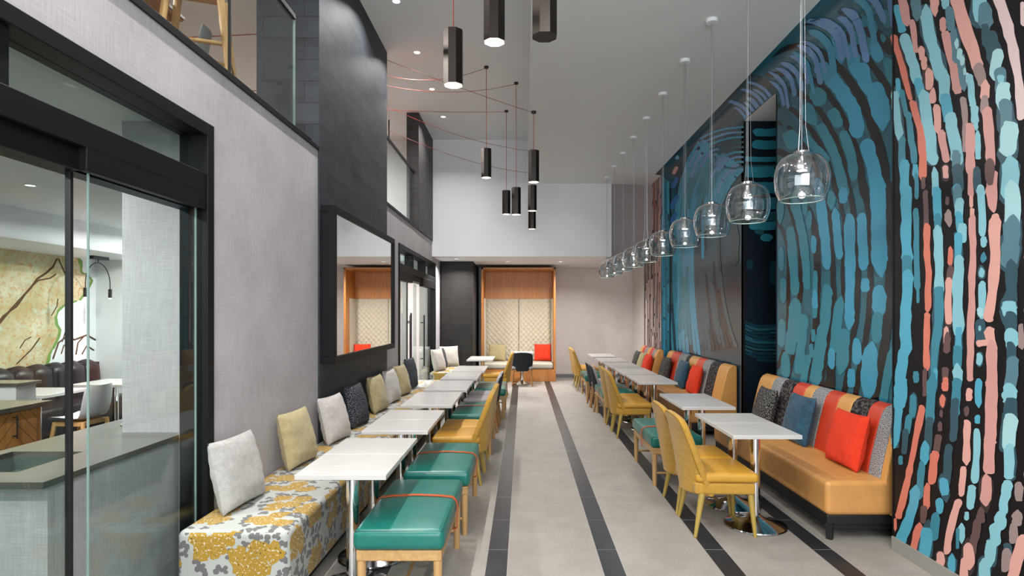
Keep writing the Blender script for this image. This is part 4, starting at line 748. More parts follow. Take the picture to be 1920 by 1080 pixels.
MURAL_P = '''
V 13.363,4.657,.017,.004 13.363,4.092,.017,.003 13.364,3.527,.017,.002
V 13.363,3.398,.017,.002 13.363,2.605,.017,.001 13.364,1.811,.017,0
m 13.363,1.761,.017,0 13.363,.893,.017,-.001 13.363,.026,.017,-.002
W 13.363,-.11,.017,-.002 13.363,-.248,.017,-.002 13.363,-.386,.017,-.003
G 13.299,4.656,.016,.004 13.3,4.041,.016,.003 13.301,3.425,.016,.002
m 13.299,3.388,.016,.002 13.3,2.806,.016,.001 13.301,2.224,.016,.001
V 13.3,2.146,.016,.001 13.3,1.374,.016,-0 13.3,.603,.016,-.001
G 13.3,.527,.016,-.001 13.3,-.341,.016,-.002 13.3,-1.209,.016,-.004
G 13.242,4.656,.02,.005 13.244,4.254,.02,.004 13.245,3.852,.02,.003
V 13.242,3.727,.02,.003 13.244,2.987,.02,.002 13.245,2.247,.02,.001
W 13.244,2.146,.02,.001 13.244,1.898,.02,0 13.244,1.649,.02,-0
W 13.244,1.531,.02,-0 13.244,1.173,.02,-.001 13.244,.815,.02,-.001
G 13.244,.754,.02,-.001 13.244,.364,.02,-.002 13.244,-.027,.02,-.003
W 13.181,4.656,.033,.008 13.183,4.323,.033,.007 13.185,3.989,.033,.006
V 13.181,3.916,.033,.006 13.183,3.409,.033,.004 13.185,2.902,.033,.003
G 13.183,2.834,.033,.003 13.183,2.692,.033,.003 13.183,2.55,.033,.002
V 13.183,2.484,.033,.002 13.183,2.234,.033,.001 13.183,1.984,.033,.001
W 13.183,1.933,.033,.001 13.183,1.299,.033,-.001 13.183,.664,.033,-.002
m 13.183,.52,.033,-.003 13.183,-.138,.033,-.004 13.183,-.795,.033,-.006
W 13.096,4.655,.037,.008 13.099,4.109,.037,.007 13.102,3.562,.037,.005
G 13.096,3.437,.037,.005 13.099,2.911,.037,.004 13.102,2.385,.037,.002
W 13.099,2.297,.037,.002 13.099,1.434,.037,-.001 13.099,.571,.037,-.003
W 13.099,.525,.037,-.003 13.099,.106,.037,-.004 13.099,-.313,.037,-.005
m 12.987,4.655,.022,.005 12.99,4.201,.022,.004 12.994,3.747,.022,.004
m 12.987,3.606,.022,.003 12.99,3.471,.022,.003 12.994,3.336,.022,.003
m 12.987,3.196,.022,.003 12.99,2.583,.022,.002 12.994,1.968,.022,.001
m 12.99,1.855,.022,0 12.99,1.624,.022,-0 12.99,1.393,.022,-0
m 12.99,1.321,.022,-.001 12.99,1.048,.022,-.001 12.99,.775,.022,-.001
W 12.99,.643,.022,-.002 12.99,-.209,.022,-.003 12.99,-1.061,.022,-.005
G 12.924,4.655,.036,.008 12.928,3.844,.036,.006 12.933,3.033,.036,.004
V 12.924,2.92,.036,.004 12.928,2.691,.036,.003 12.933,2.462,.036,.002
W 12.928,2.35,.036,.002 12.928,1.957,.036,.001 12.928,1.564,.036,-0
m 12.928,1.438,.036,-.001 12.928,1.121,.036,-.001 12.928,.805,.036,-.002
K 12.928,.708,.036,-.003 12.928,.277,.036,-.004 12.928,-.154,.036,-.005
m 12.829,4.654,.016,.004 12.834,3.883,.016,.003 12.839,3.111,.016,.002
m 12.829,3.058,.016,.002 12.834,2.856,.016,.001 12.839,2.654,.016,.001
m 12.834,2.578,.016,.001 12.834,1.858,.016,0 12.834,1.139,.016,-.001
m 12.834,1.027,.016,-.001 12.834,.719,.016,-.001 12.834,.411,.016,-.002
W 12.834,.296,.016,-.002 12.834,-.503,.016,-.003 12.834,-1.301,.016,-.004
G 12.779,4.654,.026,.006 12.785,4.538,.026,.006 12.791,4.422,.026,.006
V 12.779,4.364,.026,.006 12.785,3.687,.026,.004 12.791,3.009,.026,.003
W 12.785,2.868,.026,.003 12.785,2.477,.026,.002 12.785,2.085,.026,.001
G 12.785,1.943,.026,.001 12.785,1.288,.026,-.001 12.785,.634,.026,-.002
m 12.785,.581,.026,-.002 12.785,-.266,.026,-.004 12.785,-1.114,.026,-.006
G 12.705,4.654,.024,.006 12.712,4.497,.024,.005 12.718,4.34,.024,.005
W 12.705,4.22,.024,.005 12.712,3.452,.024,.003 12.718,2.683,.024,.002
m 12.712,2.625,.024,.002 12.712,2.356,.024,.001 12.712,2.087,.024,.001
G 12.712,1.99,.024,.001 12.712,1.248,.024,-.001 12.712,.507,.024,-.002
W 12.712,.455,.024,-.002 12.712,-.082,.024,-.003 12.712,-.619,.024,-.004
G 12.631,4.653,.027,.006 12.638,4.186,.027,.005 12.645,3.718,.027,.004
m 12.631,3.639,.027,.004 12.638,3.434,.027,.004 12.645,3.229,.027,.003
m 12.631,3.178,.027,.003 12.638,3.057,.027,.003 12.645,2.937,.027,.003
V 12.638,2.834,.027,.003 12.638,2.627,.027,.002 12.638,2.419,.027,.002
W 12.638,2.35,.027,.002 12.638,1.852,.027,0 12.638,1.353,.027,-.001
m 12.638,1.238,.027,-.001 12.638,.467,.027,-.003 12.638,-.303,.027,-.004
K 12.551,4.653,.021,.005 12.559,4.191,.021,.004 12.566,3.728,.021,.004
K 12.551,3.688,.021,.004 12.559,3.526,.021,.003 12.566,3.364,.021,.003
W 12.551,3.232,.021,.003 12.559,3.046,.021,.002 12.566,2.861,.021,.002
V 12.559,2.734,.021,.002 12.559,2.604,.021,.002 12.559,2.473,.021,.001
W 12.559,2.373,.021,.001 12.559,1.548,.021,-0 12.559,.723,.021,-.002
W 12.559,.628,.021,-.002 12.559,.471,.021,-.002 12.559,.313,.021,-.002
W 12.559,.219,.021,-.002 12.559,-.057,.021,-.003 12.559,-.333,.021,-.003
T 12.494,4.652,.031,.008 12.502,4.493,.031,.007 12.51,4.333,.031,.007
W 12.494,4.267,.031,.007 12.502,4.145,.031,.006 12.51,4.022,.031,.006
W 12.494,3.887,.031,.006 12.502,3.656,.031,.005 12.51,3.424,.031,.005
G 12.494,3.304,.031,.004 12.502,2.897,.031,.003 12.51,2.49,.031,.002
G 12.502,2.357,.031,.002 12.502,2.12,.031,.001 12.502,1.882,.031,.001
m 12.502,1.844,.031,0 12.502,1.569,.031,-0 12.502,1.294,.031,-.001
W 12.502,1.166,.031,-.001 12.502,.484,.031,-.003 12.502,-.197,.031,-.005
C 12.404,4.652,.03,.007 12.413,4.029,.03,.006 12.422,3.406,.03,.004
m 12.404,3.339,.03,.004 12.413,2.662,.03,.002 12.422,1.985,.03,.001
V 12.413,1.861,.03,.001 12.413,1.675,.03,0 12.413,1.488,.03,-0
W 12.413,1.353,.03,-.001 12.413,.527,.03,-.003 12.413,-.299,.03,-.005
C 12.312,4.652,.024,.006 12.321,4.256,.024,.005 12.331,3.859,.024,.004
T 12.312,3.812,.024,.004 12.321,3.323,.024,.003 12.331,2.833,.024,.002
m 12.321,2.73,.024,.002 12.321,2.343,.024,.001 12.321,1.955,.024,.001
W 12.321,1.916,.024,.001 12.321,1.792,.024,0 12.321,1.668,.024,0
W 12.321,1.587,.024,-0 12.321,1.434,.024,-0 12.321,1.281,.024,-.001
m 12.321,1.143,.024,-.001 12.321,.75,.024,-.002 12.321,.358,.024,-.003
m 12.321,.288,.024,-.003 12.321,.06,.024,-.003 12.321,-.167,.024,-.004
C 12.239,4.651,.026,.006 12.25,4.197,.026,.005 12.26,3.743,.026,.004
K 12.239,3.689,.026,.004 12.25,3.093,.026,.003 12.26,2.496,.026,.002
m 12.25,2.393,.026,.002 12.25,1.789,.026,0 12.25,1.186,.026,-.001
m 12.25,1.114,.026,-.001 12.25,.524,.026,-.002 12.25,-.066,.026,-.004
W 12.166,4.651,.033,.008 12.177,4.314,.033,.007 12.188,3.976,.033,.006
C 12.166,3.831,.033,.006 12.177,3.396,.033,.005 12.188,2.961,.033,.004
W 12.166,2.864,.033,.003 12.177,2.436,.033,.002 12.188,2.008,.033,.001
m 12.177,1.947,.033,.001 12.177,1.505,.033,-0 12.177,1.063,.033,-.002
G 12.177,.952,.033,-.002 12.177,.184,.033,-.004 12.177,-.584,.033,-.006
G 12.085,4.65,.016,.004 12.097,3.888,.016,.003 12.108,3.124,.016,.002
m 12.085,3.013,.016,.002 12.097,2.617,.016,.001 12.108,2.22,.016,.001
V 12.097,2.156,.016,.001 12.097,1.876,.016,0 12.097,1.595,.016,-0
W 12.097,1.545,.016,-0 12.097,1.411,.016,-0 12.097,1.277,.016,-.001
W 12.097,1.159,.016,-.001 12.097,.904,.016,-.001 12.097,.649,.016,-.001
K 12.097,.598,.016,-.001 12.097,.464,.016,-.002 12.097,.331,.016,-.002
W 12.097,.295,.016,-.002 12.097,.187,.016,-.002 12.097,.079,.016,-.002
G 12.027,4.65,.016,.004 12.039,3.93,.017,.003 12.051,3.208,.017,.002
m 12.027,3.069,.016,.002 12.039,2.775,.017,.002 12.051,2.48,.017,.001
G 12.039,2.38,.017,.001 12.039,1.627,.017,-0 12.039,.874,.017,-.001
W 12.039,.811,.017,-.001 12.039,.68,.017,-.001 12.039,.549,.017,-.002
W 12.039,.507,.017,-.002 12.039,.388,.017,-.002 12.039,.269,.017,-.002
V 12.039,.195,.017,-.002 12.039,.032,.017,-.002 12.039,-.13,.017,-.002
G 11.971,4.65,.031,.008 11.984,4.392,.031,.007 11.996,4.133,.032,.007
G 11.971,4.002,.031,.006 11.984,3.857,.031,.006 11.996,3.712,.031,.006
K 11.971,3.637,.031,.005 11.984,3.062,.031,.004 11.996,2.485,.032,.002
m 11.984,2.429,.031,.002 11.984,2.162,.031,.001 11.984,1.895,.031,.001
G 11.984,1.817,.031,0 11.984,1.265,.031,-.001 11.984,.712,.031,-.002
m 11.984,.663,.031,-.003 11.984,.331,.031,-.003 11.984,-.001,.031,-.004
W 11.896,4.65,.018,.005 11.909,4.509,.018,.004 11.922,4.368,.018,.004
W 11.896,4.284,.018,.004 11.909,4.023,.018,.004 11.922,3.762,.018,.003
W 11.896,3.692,.018,.003 11.909,3.196,.018,.002 11.922,2.699,.018,.002
K 11.909,2.571,.018,.001 11.909,2.024,.018,.001 11.909,1.477,.018,-0
W 11.909,1.352,.018,-0 11.909,.577,.018,-.002 11.909,-.198,.018,-.003
K 11.839,4.649,.026,.007 11.853,3.976,.026,.005 11.867,3.301,.026,.004
W 11.839,3.176,.026,.003 11.853,3.018,.026,.003 11.867,2.86,.026,.003
W 11.839,2.795,.026,.003 11.853,2.543,.026,.002 11.867,2.29,.026,.001
V 11.853,2.203,.026,.001 11.853,1.617,.026,-0 11.853,1.031,.026,-.001
G 11.853,.927,.026,-.002 11.853,.476,.026,-.003 11.853,.024,.026,-.004
K 11.766,4.649,.029,.008 11.78,4.332,.029,.007 11.794,4.015,.03,.006
C 11.766,3.89,.029,.006 11.78,3.751,.029,.005 11.794,3.612,.03,.005
G 11.766,3.488,.029,.005 11.78,3.176,.029,.004 11.794,2.864,.03,.003
K 11.766,2.78,.029,.003 11.78,2.229,.029,.001 11.794,1.676,.03,0
W 11.78,1.624,.029,-0 11.78,1.373,.029,-.001 11.78,1.122,.029,-.001
m 11.78,1.063,.029,-.001 11.78,.531,.029,-.003 11.78,-.001,.029,-.004'''
MURAL_D = '''
S 2.71,4.751,-.016,0 2.71,3.742,-.016,0
1 2.71,3.538,-.016,0 2.71,2.119,-.016,0
2 2.71,1.992,-.016,0 2.71,.956,-.016,0
B 2.71,.788,-.016,0 2.71,-.308,-.016,0
2 2.752,4.751,-.019,0 2.752,3.388,-.019,0
1 2.752,3.309,-.019,0 2.752,3.027,-.019,0
2 2.752,2.839,-.019,0 2.752,2.198,-.019,0
B 2.752,2.146,-.019,0 2.752,1.595,-.019,0
1 2.752,1.519,-.019,0 2.752,.239,-.019,0
2 2.752,.097,-.019,0 2.752,-.505,-.019,0
1 2.797,4.751,-.012,0 2.797,4.352,-.012,0
2 2.797,4.2,-.012,0 2.797,3.659,-.012,0
S 2.797,3.597,-.012,0 2.797,2.571,-.012,0
2 2.797,2.488,-.012,0 2.797,1.162,-.012,0
2 2.797,.986,-.012,0 2.797,.451,-.012,0
B 2.797,.321,-.012,0 2.797,-.347,-.012,0
B 2.829,4.751,-.017,0 2.829,3.607,-.017,0
2 2.829,3.452,-.017,0 2.829,2.318,-.017,0
B 2.829,2.227,-.017,0 2.829,1.847,-.017,0
1 2.829,1.654,-.017,0 2.829,1.324,-.017,0
2 2.829,1.261,-.017,0 2.829,.112,-.017,0
2 2.829,-.017,-.017,0 2.829,-.76,-.017,0'''

# ---------------------------------------------------------------- mesh helpers
class MB:
    def __init__(s): s.v = []; s.f = []; s.m = []
    def add(s, vs, fs, mat=0):
        o = len(s.v); s.v += [tuple(p) for p in vs]; s.f += [tuple(i + o for i in f) for f in fs]; s.m += [mat] * len(fs); return s
    def box(s, x0, x1, y0, y1, z0, z1, mat=0):
        v = [(x, y, z) for z in (z0, z1) for y in (y0, y1) for x in (x0, x1)]
        return s.add(v, [(0, 2, 3, 1), (4, 5, 7, 6), (0, 1, 5, 4), (2, 6, 7, 3), (0, 4, 6, 2), (1, 3, 7, 5)], mat)
    def tube(s, pts, r, n=8, mat=0, cap=True):
        pts = [Vector(p) for p in pts]; k = len(pts); rr = r if isinstance(r, (list, tuple)) else [r] * k
        d0 = (pts[1] - pts[0]).normalized(); a = d0.orthogonal().normalized(); vs = []
        for i, p in enumerate(pts):
            d = (pts[min(i + 1, k - 1)] - pts[max(i - 1, 0)]).normalized()
            a = (a - d * a.dot(d)).normalized(); b = d.cross(a)
            vs += [p + (a * math.cos(q) + b * math.sin(q)) * rr[i] for q in (2 * math.pi * (j + .5) / n for j in range(n))]
        fs = [(i * n + j, i * n + (j + 1) % n, (i + 1) * n + (j + 1) % n, (i + 1) * n + j) for i in range(k - 1) for j in range(n)]
        if cap: fs += [tuple(range(n - 1, -1, -1)), tuple(range((k - 1) * n, k * n))]
        return s.add(vs, fs, mat)
    def lathe(s, prof, n=32, c=(0, 0, 0), mat=0, closed=False):
        vs = []
        for r, z in prof: vs += [(c[0] + r * math.cos(2 * math.pi * j / n), c[1] + r * math.sin(2 * math.pi * j / n), c[2] + z) for j in range(n)]
        fs = [(i * n + j, i * n + (j + 1) % n, (i + 1) * n + (j + 1) % n, (i + 1) * n + j) for i in range(len(prof) - 1) for j in range(n)]
        if closed: fs += [tuple(range(n - 1, -1, -1)), tuple(range((len(prof) - 1) * n, len(prof) * n))]
        return s.add(vs, fs, mat)
    def prism(s, poly, a, b, axis='y', mat=0):
        """extrude a 2-D outline along an axis: y -> (x,z) outline, x -> (y,z), z -> (x,y)"""
        f = {'y': lambda p, t: (p[0], t, p[1]), 'x': lambda p, t: (t, p[0], p[1]), 'z': lambda p, t: (p[0], p[1], t)}[axis]
        n = len(poly); vs = [f(p, a) for p in poly] + [f(p, b) for p in poly]
        fs = [tuple(range(n - 1, -1, -1)), tuple(range(n, 2 * n))] + [(i, (i + 1) % n, n + (i + 1) % n, n + i) for i in range(n)]
        return s.add(vs, fs, mat)
    def rbox(s, c, d, r, n=3, m=5, crown=0., mat=0, warp=None):
        """box with rolled edges; crown lifts the middle of the top"""
        h = [x / 2 for x in d]; ax = []
        for q in h:
            e = [q - r + r * math.tan(k * math.pi / 4 / n) for k in range(n + 1)]
            ax.append([-x for x in reversed(e)] + [(-1 + 2 * k / m) * (q - r) for k in range(1, m)] + e)
        idx = {}; vs = []; fs = []
        def vert(i, j, k):
            key = (i, j, k)
            if key in idx: return idx[key]
            p = [ax[0][i], ax[1][j], ax[2][k]]; q = [max(-h[t] + r, min(h[t] - r, p[t])) for t in range(3)]
            dv = [p[t] - q[t] for t in range(3)]; L = math.sqrt(sum(x * x for x in dv)) or 1
            p = [q[t] + dv[t] / L * r for t in range(3)]
            if crown and p[2] > 0: p[2] += crown * (1 - (p[0] / h[0]) ** 2) * (1 - (p[1] / h[1]) ** 2) * min(1, p[2] / h[2])
            if warp: p = warp(p, h)
            idx[key] = len(vs); vs.append([p[t] + c[t] for t in range(3)]); return idx[key]
        N = [len(a) - 1 for a in ax]
        for i in range(N[0]):
            for j in range(N[1]):
                fs.append((vert(i, j, 0), vert(i, j + 1, 0), vert(i + 1, j + 1, 0), vert(i + 1, j, 0)))
                fs.append((vert(i, j, N[2]), vert(i + 1, j, N[2]), vert(i + 1, j + 1, N[2]), vert(i, j + 1, N[2])))
            for k in range(N[2]):
                fs.append((vert(i, 0, k), vert(i + 1, 0, k), vert(i + 1, 0, k + 1), vert(i, 0, k + 1)))
                fs.append((vert(i, N[1], k), vert(i, N[1], k + 1), vert(i + 1, N[1], k + 1), vert(i + 1, N[1], k)))
        for j in range(N[1]):
            for k in range(N[2]):
                fs.append((vert(0, j, k), vert(0, j, k + 1), vert(0, j + 1, k + 1), vert(0, j + 1, k)))
                fs.append((vert(N[0], j, k), vert(N[0], j + 1, k), vert(N[0], j + 1, k + 1), vert(N[0], j, k + 1)))
        return s.add(vs, fs, mat)
    def build(s, name, mats, parent=None, bevel=0, seg=2, ang=40, uv=None, loc=None):
        me = bpy.data.meshes.new(name); me.from_pydata(s.v, [], s.f); me.update()
        if not isinstance(mats, (list, tuple)): mats = [mats]
        for m_ in mats: me.materials.append(MT[m_] if isinstance(m_, str) else m_)
        n = len(s.f); me.polygons.foreach_set('material_index', np.array(s.m, dtype=np.int32))
        me.polygons.foreach_set('use_smooth', np.ones(n, dtype=bool))
        me.set_sharp_from_angle(angle=R(ang))
        co = np.array(s.v, dtype=np.float64); no = np.empty(n * 3); me.polygons.foreach_get('normal', no); no = np.abs(no.reshape(-1, 3))
        vi = np.empty(len(me.loops), dtype=np.int32); me.loops.foreach_get('vertex_index', vi)
        lt = np.empty(n, dtype=np.int32); me.polygons.foreach_get('loop_total', lt)
        ax = np.repeat(np.argmax(no, axis=1), lt); p = co[vi]
        if uv is None:
            u = np.where(ax == 0, p[:, 1], p[:, 0]); v_ = np.where(ax == 2, p[:, 1], p[:, 2])
        else: u, v_ = uv(p, ax)
        L = me.uv_layers.new(name='UVMap'); L.data.foreach_set('uv', np.stack([u, v_], 1).astype(np.float32).ravel())
        o = bpy.data.objects.new(name, me); col.objects.link(o)
        if parent: o.parent = parent
        if loc: o.location = loc
        if bevel:
            b = o.modifiers.new('edge', 'BEVEL'); b.width = bevel; b.segments = seg; b.limit_method = 'ANGLE'; b.angle_limit = R(35)
        return o
def tag(o, label, cat, group=None):
    o['label'] = label; o['category'] = cat
    if group: o['group'] = group
    return o
def thing(name, label, cat, loc=(0, 0, 0), rz=0, group=None):
    o = bpy.data.objects.new(name, None); col.objects.link(o); o.location = loc; o.rotation_euler = (0, 0, rz); o.empty_display_size = .1
    return tag(o, label, cat, group)
def struct(o): o['kind'] = 'structure'; return o
KIDS = {}
def kids(o): return [c for c in bpy.data.objects if c.parent == o]
def dup(root, loc, rz, label, group=None):
    """a copy of a thing with copies of its parts and sub-parts (meshes shared)"""
    if root.name not in KIDS: KIDS[root.name] = [(c, kids(c)) for c in kids(root)]
    r = root.copy(); col.objects.link(r); r.location = loc; r.rotation_euler = (0, 0, rz); r['label'] = label
    if group: r['group'] = group
    for c, gs in KIDS[root.name]:
        k = c.copy(); col.objects.link(k); k.parent = r
        for g in gs:
            q = g.copy(); col.objects.link(q); q.parent = k
    return r
class Kind:
    """builds the first of a kind, copies the rest"""
    def __init__(s, make): s.make = make; s.first = None
    def put(s, loc, rz, label, group=None):
        if s.first is None:
            s.first = s.make(label, group); s.first.location = loc; s.first.rotation_euler = (0, 0, rz); return s.first
        return dup(s.first, loc, rz, label, group)
def grid(mb, nu, nv, fn, mat=0, flip=False, wrap=False):
    vs = [fn(i / nu, j / nv) for i in range(nu + (0 if wrap else 1)) for j in range(nv + 1)]; W = nv + 1; n = nu if wrap else nu + 1
    fs = []
    for i in range(nu):
        for j in range(nv):
            a, b, c, d = i * W + j, ((i + 1) % n) * W + j, ((i + 1) % n) * W + j + 1, i * W + j + 1
            fs.append((a, d, c, b) if flip else (a, b, c, d))
    return mb.add(vs, fs, mat)

# ---------------------------------------------------------------- mural strokes
def strokes(mb, data, place, seed, eps0=.0004, deps=.000012, wob=.10, wide=1.0, halo=0., cross=1):
    """painted dashes: 'colour y,z,wy,wz ...' per line, laid on the wall surface as thin coats of paint"""
    HALO = {'L': 'D', 'P': 'D', 'B': 'D', 'T': 'D', 'S': 'D', 'K': 'V', 'R': 'V', 'C': 'V', '1': 'd', '2': 'd', 'i': 'd'}
    lines = [l.split() for l in data.strip().split('\n')]; rnd = random.Random(seed); jobs = []
    for l in lines:
        if halo and l[0] in HALO and rnd.random() < halo: jobs.append((HALO[l[0]], l[1:], rnd.uniform(1.18, 1.4), rnd.uniform(-.3, .3)))
    jobs += [(l[0], l[1:], 1., 0.) for l in lines]
    for si, (key, pts_, wk, shift) in enumerate(jobs):
        c = PKEYS.index(key) + 1; P = [tuple(float(x) for x in q.split(',')) for q in pts_]
        P = [(p[0] + p[2] * shift, p[1] + p[3] * shift, p[2] * wk * wide, p[3] * wk * wide) for p in P]
        eps = eps0 + deps * si
        Q = [P[0]] + P + [P[-1]]; pts = []
        for i in range(1, len(Q) - 2):
            L = math.hypot(Q[i + 1][0] - Q[i][0], Q[i + 1][1] - Q[i][1]); n = max(2, min(14, int(L / .045)))
            for k in range(n):
                u = k / n; p0, p1, p2, p3 = Q[i - 1], Q[i], Q[i + 1], Q[i + 2]
                pts.append([.5 * (2 * p1[a] + (p2[a] - p0[a]) * u + (2 * p0[a] - 5 * p1[a] + 4 * p2[a] - p3[a]) * u * u + (3 * p1[a] - p0[a] - 3 * p2[a] + p3[a]) * u ** 3) for a in (0, 1)] + [p1[a] + (p2[a] - p1[a]) * u for a in (2, 3)])
        pts.append(list(P[-1]))
        def cap(e, nb, rev):
            dx, dy = e[0] - nb[0], e[1] - nb[1]; L = math.hypot(dx, dy) or 1; w_ = math.hypot(e[2], e[3]) * rnd.uniform(.7, 1.15) * wk ** .5
            sh = rnd.choice((((.45, .88), (.8, .6), (.97, .25)), ((.45, .88), (.8, .6), (.97, .25)), ((.5, .75), (.9, .42), (1.2, .08)), ((.35, .92), (.6, .8), (.75, .5))))
            sk = rnd.uniform(-.35, .35)
            out = [[e[0] + dx / L * w_ * s + e[2] * sk * (1 - q), e[1] + dy / L * w_ * s + e[3] * sk * (1 - q), e[2] * q, e[3] * q] for s, q in sh]
            return out[::-1] if rev else out
        pts = cap(pts[0], pts[1], True) + pts + cap(pts[-1], pts[-2], False)
        vs = []; a1 = a2 = 1
        for i, p in enumerate(pts):
            a1 += (rnd.uniform(1 - wob, 1 + wob) - a1) * .75; a2 += (rnd.uniform(1 - wob, 1 + wob) - a2) * .75
            for q in range(cross + 1):
                f_ = -a1 + (a1 + a2) * q / cross; vs.append(place(p[0] + p[2] * f_, p[1] + p[3] * f_, eps))
        W = cross + 1; mb.add(vs, [(W * i + q, W * i + q + 1, W * i + W + q + 1, W * i + W + q) for i in range(len(pts) - 1) for q in range(cross)], c)

# ================================================================ THE SHELL
XL = -1.9; ZU = 5.27; ZL = 4.36; XS = .07
mb = MB().box(-1.9, 3.7, -3.6, 15.7, -.1, 0); struct(mb.build('floor', 'floor'))
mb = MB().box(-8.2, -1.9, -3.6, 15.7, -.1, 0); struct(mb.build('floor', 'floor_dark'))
mb = MB().box(-8.2, XS + .03, -3.6, 12.7, ZU, ZU + .1); struct(mb.build('ceiling', 'ceiling_paint'))
mb = MB().prism([(XS, ZL), (3.7, ZL), (3.7, ZU + .1), (XS + .03, ZU + .1), (XS + .0245, ZU)], -3.6, 13.7, 'y'); struct(mb.build('ceiling', 'ceiling_paint'))
# left wall (openings for the two glass doors), slab edge on top
ZT = 3.16
D1 = (.2, 3.66, 2.79); D2 = (9.13, 12.95, 2.73)
mb = MB()
mb.box(-2.1, XL, -3.6, D1[0], 0, ZT); mb.box(-2.1, XL, D1[0], D1[1], D1[2], ZT); mb.box(-2.1, XL, D1[1], 5.55, 0, ZT)
mb.box(-2.1, XL, 8.31, D2[0], 0, ZT); mb.box(-2.1, XL, D2[0], D2[1], D2[2], ZT); mb.box(-2.1, XL, D2[1], 15.6, 0, ZT)
struct(mb.build('wall_left', 'linen'))
# upper floor slab
mb = MB().box(-8.2, -2.1, -3.6, 12.5, 2.85, ZT, 0).box(-8.2, -2.1, -3.6, 12.5, ZT, ZT + .03, 1); struct(mb.build('floor', ['white_room', 'floor_wood']))
mb = MB().box(-2.12, -1.885, -3.6, 5.545, ZT, ZT + .03).box(-2.12, -1.885, 8.315, 12.5, ZT, ZT + .03); struct(mb.build('trim_1', 'frame_black'))
# slate piers
mb = MB().box(-2.47, -1.885, 5.55, 8.31, 0, ZU); struct(mb.build('wall_pier', 'slate', bevel=.004))
mb = MB().box(-2.1, -1.88, 10.8, 12.49, ZT, ZU); struct(mb.build('wall_pier', 'slate_brown', bevel=.004))
# bulkhead over the back bay, soffit, back wall
mb = MB().box(-1.9, 1.84, 12.5, 12.7, 2.84, ZU); struct(mb.build('wall_bulkhead', 'white_paint'))
mb = MB(); mb.prism([(1.74, 2.80), (2.4, 3.04), (2.95, 3.24), (2.95, ZL), (1.84, ZL), (1.84, 2.84)], 12.56, 12.7, 'y'); struct(mb.build('wall_bulkhead', 'linen_mauve'))
mb = MB(); mb.box(-2.1, 1.84, 12.7, 15.7, 2.84, 2.95)
mb.add([(1.74, 12.6, 2.81), (2.95, 12.6, 3.25), (2.95, 15.7, 2.85), (1.74, 15.7, 2.84), (1.74, 12.6, 2.96), (2.95, 12.6, 3.36), (2.95, 15.7, 2.97), (1.74, 15.7, 2.96)], [(0, 3, 2, 1), (4, 5, 6, 7), (0, 1, 5, 4), (1, 2, 6, 5), (2, 3, 7, 6), (3, 0, 4, 7)])
struct(mb.build('ceiling', 'white_paint'))
mb = MB().box(-2.1, 2.95, 15.5, 15.7, 0, 2.95); struct(mb.build('wall_back', 'linen_warm'))
mb = MB().box(.80, 2.84, 15.485, 15.5, 0, .09); struct(mb.build('baseboard_back', 'base_grey'))
mb = MB().box(2.84, 3.0, 13.38, 15.7, 0, ZL); struct(mb.build('wall_right', 'linen_warm'))
# dark tiled column in the back corner
mb = MB().box(-1.87, -1.14, 13.66, 15.45, 0, 2.835); struct(mb.build('column', 'slate_dark', bevel=.004))
# ---- mural wall, right hand: proud panel, coved long wall with a deep recess, striped end panel
XN, XA, XC, Z0 = 2.59, 2.87, 2.57, 4.10
YE0, YE1 = 6.79, 7.793; YP = 11.705; XPK = 2.70
def prof(z):
    if z <= Z0: return XA
    q = min((z - Z0) / (ZL - Z0), 1); return XC + (XA - XC) * math.sqrt(max(0, 1 - q * q))
mb = MB().box(XN, 3.2, -3.6, 4.2, 0, ZL)
strokes(mb, MURAL_NEAR, lambda u, z, e: (XN - e, u, z), 3, wob=.26, wide=1.03, halo=.28)
# the pattern runs on towards the camera
rnd = random.Random(11); extra = []
y = 3.02
while y > .4:
    z = rnd.uniform(-.1, .3); c = rnd.choice(['RKW', 'LPBS', 'LTBD', 'KRG'])
    wd = rnd.uniform(.02, .045)
    while z < 4.3:
        h = rnd.uniform(.08, .75); extra.append('%s %.3f,%.3f,%.3f,0 %.3f,%.3f,%.3f,0 %.3f,%.3f,%.3f,0' % (rnd.choice(c), y + .05, max(.12, z), wd, y, z + h / 2, wd, y - .03, min(z + h, 4.3), wd))
        z += h + rnd.uniform(.07, .16)
    y -= wd + rnd.uniform(.06, .09)
strokes(mb, '\n'.join(extra), lambda u, z, e: (XN - e, u, z), 5, wob=.26, halo=.6)
struct(mb.build('wall_right', [GROUND['black']] + PAINTS))
mb = MB().box(XN - .012, XN, -3.6, 4.2, 0, .095)
for k in range(12): mb.box(XN - .0125, XN, 4.2 - .6 * k - .003, 4.2 - .6 * k, 0, .0952)
struct(mb.build('baseboard_right', 'base_tile', bevel=.002))
mb = MB().box(XN - .004, XN + .02, 4.192, 4.206, .0, ZL); struct(mb.build('trim_2', 'frame_black'))
def placeA(u, z, e):
    z = min(max(z, .0), ZL - .004); p = prof(z); dz = .004; dp = (prof(min(z + dz, ZL)) - prof(z - dz)) / (2 * dz)
    L = math.hypot(1, dp); return (p - e / L, u, z - e * (-dp) / L)
def cove_wall(y0, y1, g, data, seed, wb, hl):
    zs = [0, Z0 - .001] + [Z0 + (ZL - Z0) * math.sin(k * math.pi / 2 / 40) for k in range(41)]
    mb = MB(); pr = [(prof(z), z) for z in zs]
    vs = [(x, yy, z) for x, z in pr for yy in (y0, y1)]
    mb.add(vs, [(2 * i, 2 * i + 1, 2 * i + 3, 2 * i + 2) for i in range(len(pr) - 1)])
    def clampy(u, z, e): return placeA(min(max(u, y0 + .001), y1 - .001), z, e)
    strokes(mb, data, clampy, seed, .0012, .00002, wob=wb, halo=hl, cross=6)
    return mb
rnd = random.Random(21)
